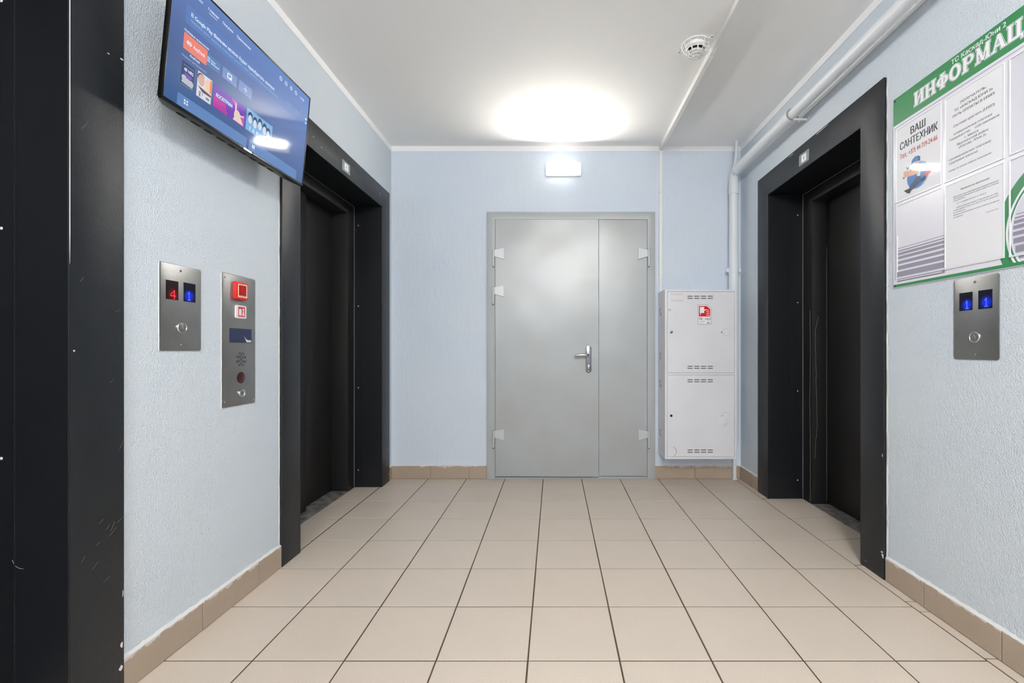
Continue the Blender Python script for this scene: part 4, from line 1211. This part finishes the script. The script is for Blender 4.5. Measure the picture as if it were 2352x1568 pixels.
U('film_picture', [circ(0.131, 0.142, 0.0135, 14, 0.014), [(0.120, 0.112), (0.176, 0.107), (0.176, 0.100), (0.140, 0.099)]], lin(92, 62, 74), 2)
U('film_picture', [circ(0.161, 0.132, 0.0135, 14, 0.021)], lin(232, 196, 170), 3)
U('film_picture', [q(0.168, 0.176, 0.112, 0.155, 0.002)], lin(226, 130, 70), 4)
U('film_picture', [q(0.128, 0.134, 0.080, 0.098, 0.002), q(0.140, 0.143, 0.088, 0.097, 0.001), q(0.156, 0.170, 0.084, 0.092, 0.001)], lin(120, 130, 150), 3)
U('film_tile', [q(0.185, 0.335, 0.078, 0.155, 0.002)], lin(112, 66, 178), 1)
U('film_picture', [[(0.187, 0.080), (0.252, 0.080), (0.240, 0.112), (0.187, 0.122)]], lin(186, 58, 160), 2)
U('film_picture', [[(0.300, 0.080), (0.333, 0.080), (0.333, 0.128), (0.318, 0.104)], [(0.265, 0.152), (0.290, 0.152), (0.296, 0.118)]], lin(190, 80, 190), 2)
U('film_picture', [circ(0.297, 0.104, 0.016, 12, 0.020), [(0.284, 0.110), (0.292, 0.112), (0.290, 0.146), (0.286, 0.146)], [(0.300, 0.110), (0.310, 0.106), (0.330, 0.112), (0.328, 0.117)], [(0.278, 0.082), (0.330, 0.082), (0.312, 0.108), (0.290, 0.108)]], lin(230, 206, 190), 3)
uit('film_text', [('ROCKETMAN', 0.196, 0.270, 0.118, 0.013)], SW, 4)
U('film_tile', [q(0.342, 0.489, 0.079, 0.160, 0.002)], lin(122, 176, 222), 1)
U('film_picture', [circ(x, y, 0.013, 12, 0.019) for x, y in ((0.362, 0.134), (0.389, 0.128), (0.416, 0.136), (0.443, 0.131), (0.466, 0.124))], lin(52, 74, 108), 2)
U('film_picture', [circ(x, y, 0.0105, 12, 0.016) for x, y in ((0.362, 0.125), (0.389, 0.120), (0.416, 0.126), (0.443, 0.121), (0.466, 0.115))], lin(210, 216, 232), 3)
uit('film_text', [('F  A  M  I  L  Y', 0.362, 0.462, 0.084, 0.016)], SW, 4)

# ------------------------------------------------------------------ notice board
BX, BY = 1.470, 1.904
BWD, BZ0, BZ1 = 0.736, 1.288, 2.1015
nb = empty('notice_board', (BX, BY, BZ0), RIGHT, 'wide white and green information board on the right wall beside the lift', 'notice board')
def Z(z): return z - BZ0
t = box(0, BWD, 0, BZ1 - BZ0, -0.0048, 0.0, bev=0.0006); obj('back_panel', t, BOARD, nb)
def bflat(name, shapes, m, n_, parent=None, label=None):
    t = bmesh.new()
    for s in shapes: flat(t, [(p[0], Z(p[1])) for p in s], n_)
    return obj(name, t, m, parent or nb, label=label)
def R4(x0, x1, z0, z1): return [(x0, z0), (x1, z0), (x1, z1), (x0, z1)]
e = 0.0006
bflat('green_header', [R4(e, BWD - e, 1.985, BZ1 - e)], GREEN, 0.0002)
bflat('green_footer', [R4(e, BWD - e, 1.2895, 1.301)], GREEN, 0.0002)
bflat('lilac_line', [R4(0.010, BWD - 0.010, 1.971, 1.9745), R4(0.008, 0.0115, 1.32, 1.9745)], LILAC, 0.0002)
# stripes: white lines of growing pitch over a grey field
st_ = [(1.4514, 1.4543), (1.4389, 1.4444), (1.4236, 1.4342), (1.4064, 1.4184), (1.3859, 1.3987), (1.3610, 1.3782), (1.3310, 1.3537), (1.3105, 1.3237)]
CCX, CCZ, CR = 0.678, 1.395, 0.200
bflat('grey_stripes', [R4(0.021, 0.2515, a, b) for a, b in st_ if b > a], BSTRIPE, 0.0002)
bflat('grey_stripes', [R4(max(0.490, CCX - math.sqrt(max(1e-6, (CR - 0.018) ** 2 - ((a + b) / 2 - CCZ) ** 2))), BWD - 0.012, a, b) for a, b in st_ if b > a], BSTRIPE, 0.0002)
def arc_band(r0, r1, m, n_, zmin=1.300, name='green_arc'):
    t = bmesh.new(); N = 90
    for i in range(N):
        qs = []
        a0, a1 = math.radians(60 + 240 * i / N), math.radians(60 + 240 * (i + 1) / N)
        for r, a in ((r0, a0), (r1, a0), (r1, a1), (r0, a1)):
            x = CCX + r * math.cos(a); z = CCZ + r * math.sin(a)
            qs.append((min(x, BWD - 0.001), Z(max(z, zmin))))
        xs = {(round(p[0], 5), round(p[1], 5)) for p in qs}
        if len(xs) < 4: continue
        flat(t, qs, n_)
    return obj(name, t, m, nb)
arc_band(CR + 0.0036, CR + 0.034, GREEN, 0.0003)
arc_band(CR - 0.0036, CR + 0.0035, BWHITE, 0.0003, name='white_arc')
arc_band(CR - 0.0096, CR - 0.0037, GREEN, 0.0003)
arc_band(CR - 0.0145, CR - 0.0097, BWHITE, 0.0003, name='white_arc')
# header lettering built from strokes: white halo, dark outline, white body
def letter_strokes(ch, x, w_, z0, h):
    s = 0.0030; st = 0.0095 * w_ / 0.047; th = 0.0045
    L = []
    def bar(xa, xb, za, zb): L.append(('b', x + xa * w_, x + xb * w_, z0 + za * h, z0 + zb * h))
    def dia(xa, za, xb, zb, t_): L.append(('d', x + xa * w_, z0 + za * h, x + xb * w_, z0 + zb * h, t_ * w_))
    def ser(xc, z, ww=0.34): L.append(('b', x + (xc - ww / 2) * w_, x + (xc + ww / 2) * w_, z0 + (z - 0.0) * h, z0 + (z + 0.08) * h))
    def el(xc, zc, rx, rz): L.append(('e', x + xc * w_, z0 + zc * h, rx * w_, rz * h))
    if ch in 'ИН':
        bar(.13, .33, 0, 1); bar(.67, .87, 0, 1)
        for xc in (.23, .77): ser(xc, 0); ser(xc, .92)
        if ch == 'И': dia(.30, .12, .70, .88, .09)
        else: bar(.3, .7, .44, .54)
    elif ch == 'Ф':
        bar(.42, .60, 0, 1); ser(.51, 0); ser(.51, .92); el(.51, .5, .46, .30)
    elif ch == 'О': el(.5, .5, .43, .50)
    elif ch == 'Р':
        bar(.15, .36, 0, 1); ser(.26, 0, .38); bar(.08, .30, .92, 1); el(.52, .72, .34, .28)
    elif ch == 'М':
        bar(.10, .20, 0, 1); bar(.72, .90, 0, 1); dia(.18, .95, .50, .05, .17); dia(.50, .05, .76, .95, .08); ser(.15, 0, .30); ser(.81, 0, .32); ser(.15, .92, .2); ser(.83, .92, .24)
    elif ch == 'А':
        dia(.18, .02, .50, .98, .08); dia(.50, .98, .80, .02, .20); bar(.30, .66, .28, .36); ser(.18, 0, .30); ser(.82, 0, .34)
    elif ch == 'Ц':
        bar(.10, .29, 0, 1); bar(.60, .79, 0, 1); bar(.1, .92, 0, .09); bar(.84, .94, -.18, .09); ser(.20, .92, .32); ser(.70, .92, .32)
    elif ch == 'Я':
        bar(.64, .85, 0, 1); ser(.75, 0, .38); el(.48, .72, .34, .28); dia(.20, .04, .50, .50, .17); ser(.18, 0, .28)
    return L
def header_layer(infl, n_, m, name):
    t = bmesh.new(); kk = 0
    word = 'ИНФОРМАЦИЯ'; x = 0.108; wd = 0.0528
    for ch in word:
        for s in letter_strokes(ch, x, wd, 2.0135, 0.053):
            kk += 1; z_ = n_ + 0.000002 * (kk % 13)
            if s[0] == 'b': flat(t, [(s[1] - infl, Z(s[3] - infl)), (s[2] + infl, Z(s[3] - infl)), (s[2] + infl, Z(s[4] + infl)), (s[1] - infl, Z(s[4] + infl))], z_)
            elif s[0] == 'd':
                a = Vector((s[1], s[2])); b = Vector((s[3], s[4])); hw_ = s[5] / 2 + infl
                flat(t, [(a.x - hw_, Z(a.y - infl * .5)), (a.x + hw_, Z(a.y - infl * .5)), (b.x + hw_, Z(b.y + infl * .5)), (b.x - hw_, Z(b.y + infl * .5))], z_)
            else:
                _, cx, cz, rx, rz = s
                hole = 0.52
                a = circ(cx, Z(cz), rx + infl, 28, rz + infl)
                b = circ(cx, Z(cz), max(0.001, rx * hole - infl), 28, max(0.001, rz * 0.74 - infl))
                for i in range(28):
                    j = (i + 1) % 28; flat(t, [a[i], a[j], b[j], b[i]], z_)
        x += wd
    return obj(name, t, m, nb)
header_layer(0.0036, 0.00035, BWHITE, 'header_halo')
header_layer(0.0021, 0.00050, DLINE, 'header_outline')
header_layer(0.0007, 0.00065, BWHITE, 'header_letters')
t = bmesh.new(); text_bm(t, 'ТС Каскад-Юни 2', 0.278, 0.475, Z(2.0745), 0.0175, 0.0008); obj('header_caption', t, BWHITE, nb)
for x, z in ((0.009, 2.092), (0.009, 1.297)):
    t = bmesh.new(); lathe(t, [(0.0045, 0.0), (0.0045, 0.002), (0.002, 0.0035), (0, 0.0036)], 14, (x, Z(z), 0)); obj('board_screw', t, CHROMED, nb, smooth=50)
# pockets
def pocket(x0, x1, z0, z1):
    t = bmesh.new(); w_ = 0.0048; n0, n1 = 0.0007, 0.0032
    bx(t, x0, x1, Z(z0), Z(z0 + w_), n0, n1, bev=0.0004, seg=1); bx(t, x0, x1, Z(z1 - w_), Z(z1), n0, n1, bev=0.0004, seg=1)
    bx(t, x0, x0 + w_, Z(z0 + w_), Z(z1 - w_), n0, n1, bev=0.0004, seg=1); bx(t, x1 - w_ * .6, x1, Z(z0 + w_), Z(z1 - w_), n0, n1, bev=0.0004, seg=1)
    p = obj('pocket', t, BWHITE, nb)
    t = bmesh.new(); flat(t, [(x0 + .001, Z(z0 + .001)), (x1 - .001, Z(z0 + .001)), (x1 - .001, Z(z1 - .001)), (x0 + .001, Z(z1 - .001))], 0.0036)
    obj('clear_sheet', t, CLEAR, p)
K1 = (0.0145, 0.2375); K2 = (0.2515, 0.4715); K3 = (0.486, 0.722)
pocket(*K1, 1.6490, 1.9640); pocket(*K2, 1.6475, 1.9610); pocket(*K2, 1.3215, 1.6370); pocket(*K3, 1.6475, 1.9610); pocket(*K3, 1.3195, 1.6360)
# what is left of the missing pocket
t = bmesh.new(); bx(t, 0.0215, 0.0255, Z(1.352), Z(1.508), 0.0007, 0.003); bx(t, 0.022, 0.238, Z(1.3155), Z(1.3185), 0.0007, 0.003); obj('pocket_remnant', t, BWHITE, nb)
t = bmesh.new(); bx(t, 0.022, 0.236, Z(1.6340), Z(1.6346), 0.0003, 0.0012); obj('pocket_remnant', t, INKG, nb)

# the sheets in the pockets: things of their own
def sheet(name, k, z0, z1, label, cat='notice'):
    r = empty(name, (BX - 0.0012, BY - k[0] - 0.005, z0), RIGHT, label, cat)
    wd, ht = k[1] - k[0] - 0.009, z1 - z0
    t = box(0, wd, 0, ht, 0.0, 0.0004); obj('paper', t, PAPER, r)
    return r, k[0] + 0.005, z0
def lines(r, ox, oz, L, m, name='lettering'):
    t = bmesh.new()
    for s, x0, x1, z, cap in L: text_bm(t, s, x0 + 0.016 - ox, x1 + 0.016 - ox, z - oz, cap, 0.0006)
    obj(name, t, m, r, kind='stuff')
r1, ox, oz = sheet('plumber_advert', K1, 1.6545, 1.9585, 'white plumber advert with a cartoon plumber, top left pocket of the notice board', 'advert')
lines(r1, ox, oz, [('ВАШ', 0.0772, 0.1487, 1.9080, 0.031), ('САНТЕХНИК', 0.0224, 0.2046, 1.8660, 0.031)], INKD)
lines(r1, ox, oz, [('Тел.: +375 44 719-24-66', 0.0225, 0.2035, 1.8275, 0.021)], INKR, 'phone_number')
def figs(name, shapes, m, n_):
    t = bmesh.new()
    for s in shapes: flat(t, [(p[0] - ox, p[1] - oz) for p in s], n_)
    return obj(name, t, m, r1)
PBL = mat('print_blue', lin(62, 126, 190), 0.5); PBD = mat('print_dark_blue', lin(62, 82, 112), 0.5); PSK = mat('print_skin', lin(232, 178, 152), 0.5)
PRD = mat('print_red', lin(222, 88, 92), 0.5); PPB = mat('print_pale_blue', lin(156, 184, 214), 0.5); PGR = mat('print_grey', lin(120, 130, 140), 0.5); PWS = mat('print_white', lin(222, 222, 226), 0.5)
cir = [(0.128, 1.727)]
figs('figure_ring', [circ(0.130, 1.727, 0.0545, 32, 0.0525)], PPB, 0.0006)
figs('figure_circle', [circ(0.126, 1.726, 0.0495, 32, 0.0485)], PBL, 0.0007)
figs('figure_leg', [[(0.1264, 1.7236), (0.1489, 1.7147), (0.1568, 1.6957), (0.1345, 1.6908), (0.1016, 1.6759), (0.083, 1.6868), (0.0982, 1.7017)], [(0.1489, 1.7147), (0.172, 1.708), (0.166, 1.694), (0.1500, 1.6957)]], PBD, 0.0008)
figs('figure_shoe', [[(0.0597, 1.6882), (0.083, 1.6881), (0.0999, 1.6779), (0.0898, 1.6664), (0.0761, 1.6726)]], INKD, 0.0009)
figs('figure_torso', [[(0.1473, 1.75), (0.1631, 1.7435), (0.1694, 1.7277), (0.1662, 1.7132), (0.1505, 1.7034), (0.1409, 1.7178), (0.1425, 1.7386)]], PBL, 0.0009)
figs('figure_sleeve', [[(0.128, 1.7525), (0.1473, 1.7553), (0.1441, 1.7379), (0.1409, 1.7192), (0.1264, 1.7236)]], PWS, 0.0010)
figs('figure_arm', [[(0.0657, 1.7683), (0.1116, 1.7538), (0.1473, 1.7566), (0.1537, 1.7447), (0.1296, 1.7357), (0.1016, 1.7347), (0.0674, 1.7425), (0.0587, 1.753), (0.0576, 1.7646)]], PSK, 0.0011)
figs('figure_arm', [[(0.1489, 1.7586), (0.1662, 1.7553), (0.1847, 1.7384), (0.1863, 1.7313), (0.1725, 1.7265), (0.1647, 1.7415), (0.1521, 1.748)]], PSK, 0.00105)
figs('figure_face', [[(0.1076, 1.7841), (0.1345, 1.7808), (0.1384, 1.7697), (0.1361, 1.7573), (0.1248, 1.7498), (0.1099, 1.7545), (0.1056, 1.7699)]], PSK, 0.0012)
figs('figure_cap', [[(0.0982, 1.7839), (0.1016, 1.7989), (0.1166, 1.8074), (0.1329, 1.8043), (0.1425, 1.7974), (0.1425, 1.78), (0.128, 1.7835), (0.1116, 1.7865), (0.1016, 1.7839), (0.0932, 1.7811)]], PBL, 0.0013)
figs('figure_cap_side', [[(0.1300, 1.8045), (0.1425, 1.7974), (0.1425, 1.78), (0.1340, 1.785)], [(0.0982, 1.7855), (0.1016, 1.7839), (0.0932, 1.7805)]], PBD, 0.0014)
figs('figure_eyes', [circ(0.1110, 1.7740, 0.0016, 8), circ(0.1210, 1.7722, 0.0016, 8), [(0.114, 1.7620), (0.124, 1.7635), (0.121, 1.7605)]], PBD, 0.0014)
figs('figure_toolbox', [[(0.1616, 1.719), (0.1953, 1.7353), (0.2028, 1.7206), (0.1694, 1.704)]], PRD, 0.0012)
figs('figure_wrench', [[(0.0726, 1.7808), (0.0761, 1.771), (0.0813, 1.7676), (0.0874, 1.7747), (0.0847, 1.7786), (0.0813, 1.7731), (0.0771, 1.7762), (0.0761, 1.7827)], [(0.0569, 1.7382), (0.0552, 1.7459), (0.0622, 1.746), (0.0657, 1.7424), (0.0604, 1.7355)]], PGR, 0.0012)
r2, ox, oz = sheet('payment_notice', K2, 1.653, 1.956, 'white payment notice with bold heading, upper middle pocket of the notice board')
lines(r2, ox, oz, [('ПОЛУЧАТЕЛЬ:', 0.2999, 0.3942, 1.9115, 0.0090), ('ТС «КАСКАД-ЮНИ 2»', 0.2762, 0.4166, 1.8935, 0.0090), ('ПУТЬ ОПЛАТЫ В ЕРИП:', 0.2696, 0.4244, 1.8745, 0.0090)], INKD, 'heading')
lines(r2, ox, oz, [('Система «расчет» (ЕРИП)', 0.2721, 0.4231, 1.8375, 0.0090), ('коммунальные платежи', 0.2737, 0.414, 1.809, 0.0082), ('Товарищество     собственников', 0.2553, 0.4385, 1.794, 0.0082),
                   ('г. Минск', 0.3164, 0.3682, 1.778, 0.0082), ('Фрунзенский район', 0.2861, 0.4008, 1.765, 0.0082), ('«Каскад –Юни 2»', 0.2923, 0.3942, 1.752, 0.0082),
                   ('1.(коммунальные платежи)', 0.253, 0.4101, 1.722, 0.0080), ('2.(целевые взносы)', 0.253, 0.364, 1.7078, 0.0080), ('номер эл указан вверху извещения', 0.253, 0.4114, 1.6815, 0.0062)], INKG)
r3, ox, oz = sheet('minutes_notice', K2, 1.327, 1.632, 'white sheet with small print on its upper half, lower middle pocket of the notice board')
lines(r3, ox, oz, [('Выписка из протокола', 0.3017, 0.405, 1.5985, 0.0062)], INKD, 'heading')
lines(r3, ox, oz, [('Присутствовали: члены и собственники жилых помещений товарищества', 0.2714, 0.436, 1.5800, 0.0042), ('собственников «Каскад-Юни 2» действующего на основании', 0.272, 0.4367, 1.5725, 0.0042), ('устава 28.01.2016 г.', 0.272, 0.3205, 1.5655, 0.0042),
                   ('п.1.1 о порядке выплаты 31 июля 21', 0.284, 0.3939, 1.5535, 0.0042), ('общим собранием членов ТС протоколом 18.12.2020', 0.284, 0.4343, 1.5385, 0.0042), ('о смене формы учета по ул. им. Ф.П. Уд. кв. проведено', 0.272, 0.4367, 1.5305, 0.0042),
                   ('на основании', 0.272, 0.318, 1.5222, 0.0042), ('Кворум для принятия вопросов согласно повестке дня имеется', 0.272, 0.4379, 1.5135, 0.0042), ('установлен', 0.272, 0.309, 1.5043, 0.0042), ('председатель', 0.3939, 0.4355, 1.4876, 0.0032)], INKG)
print('scene built', len(bpy.data.objects))
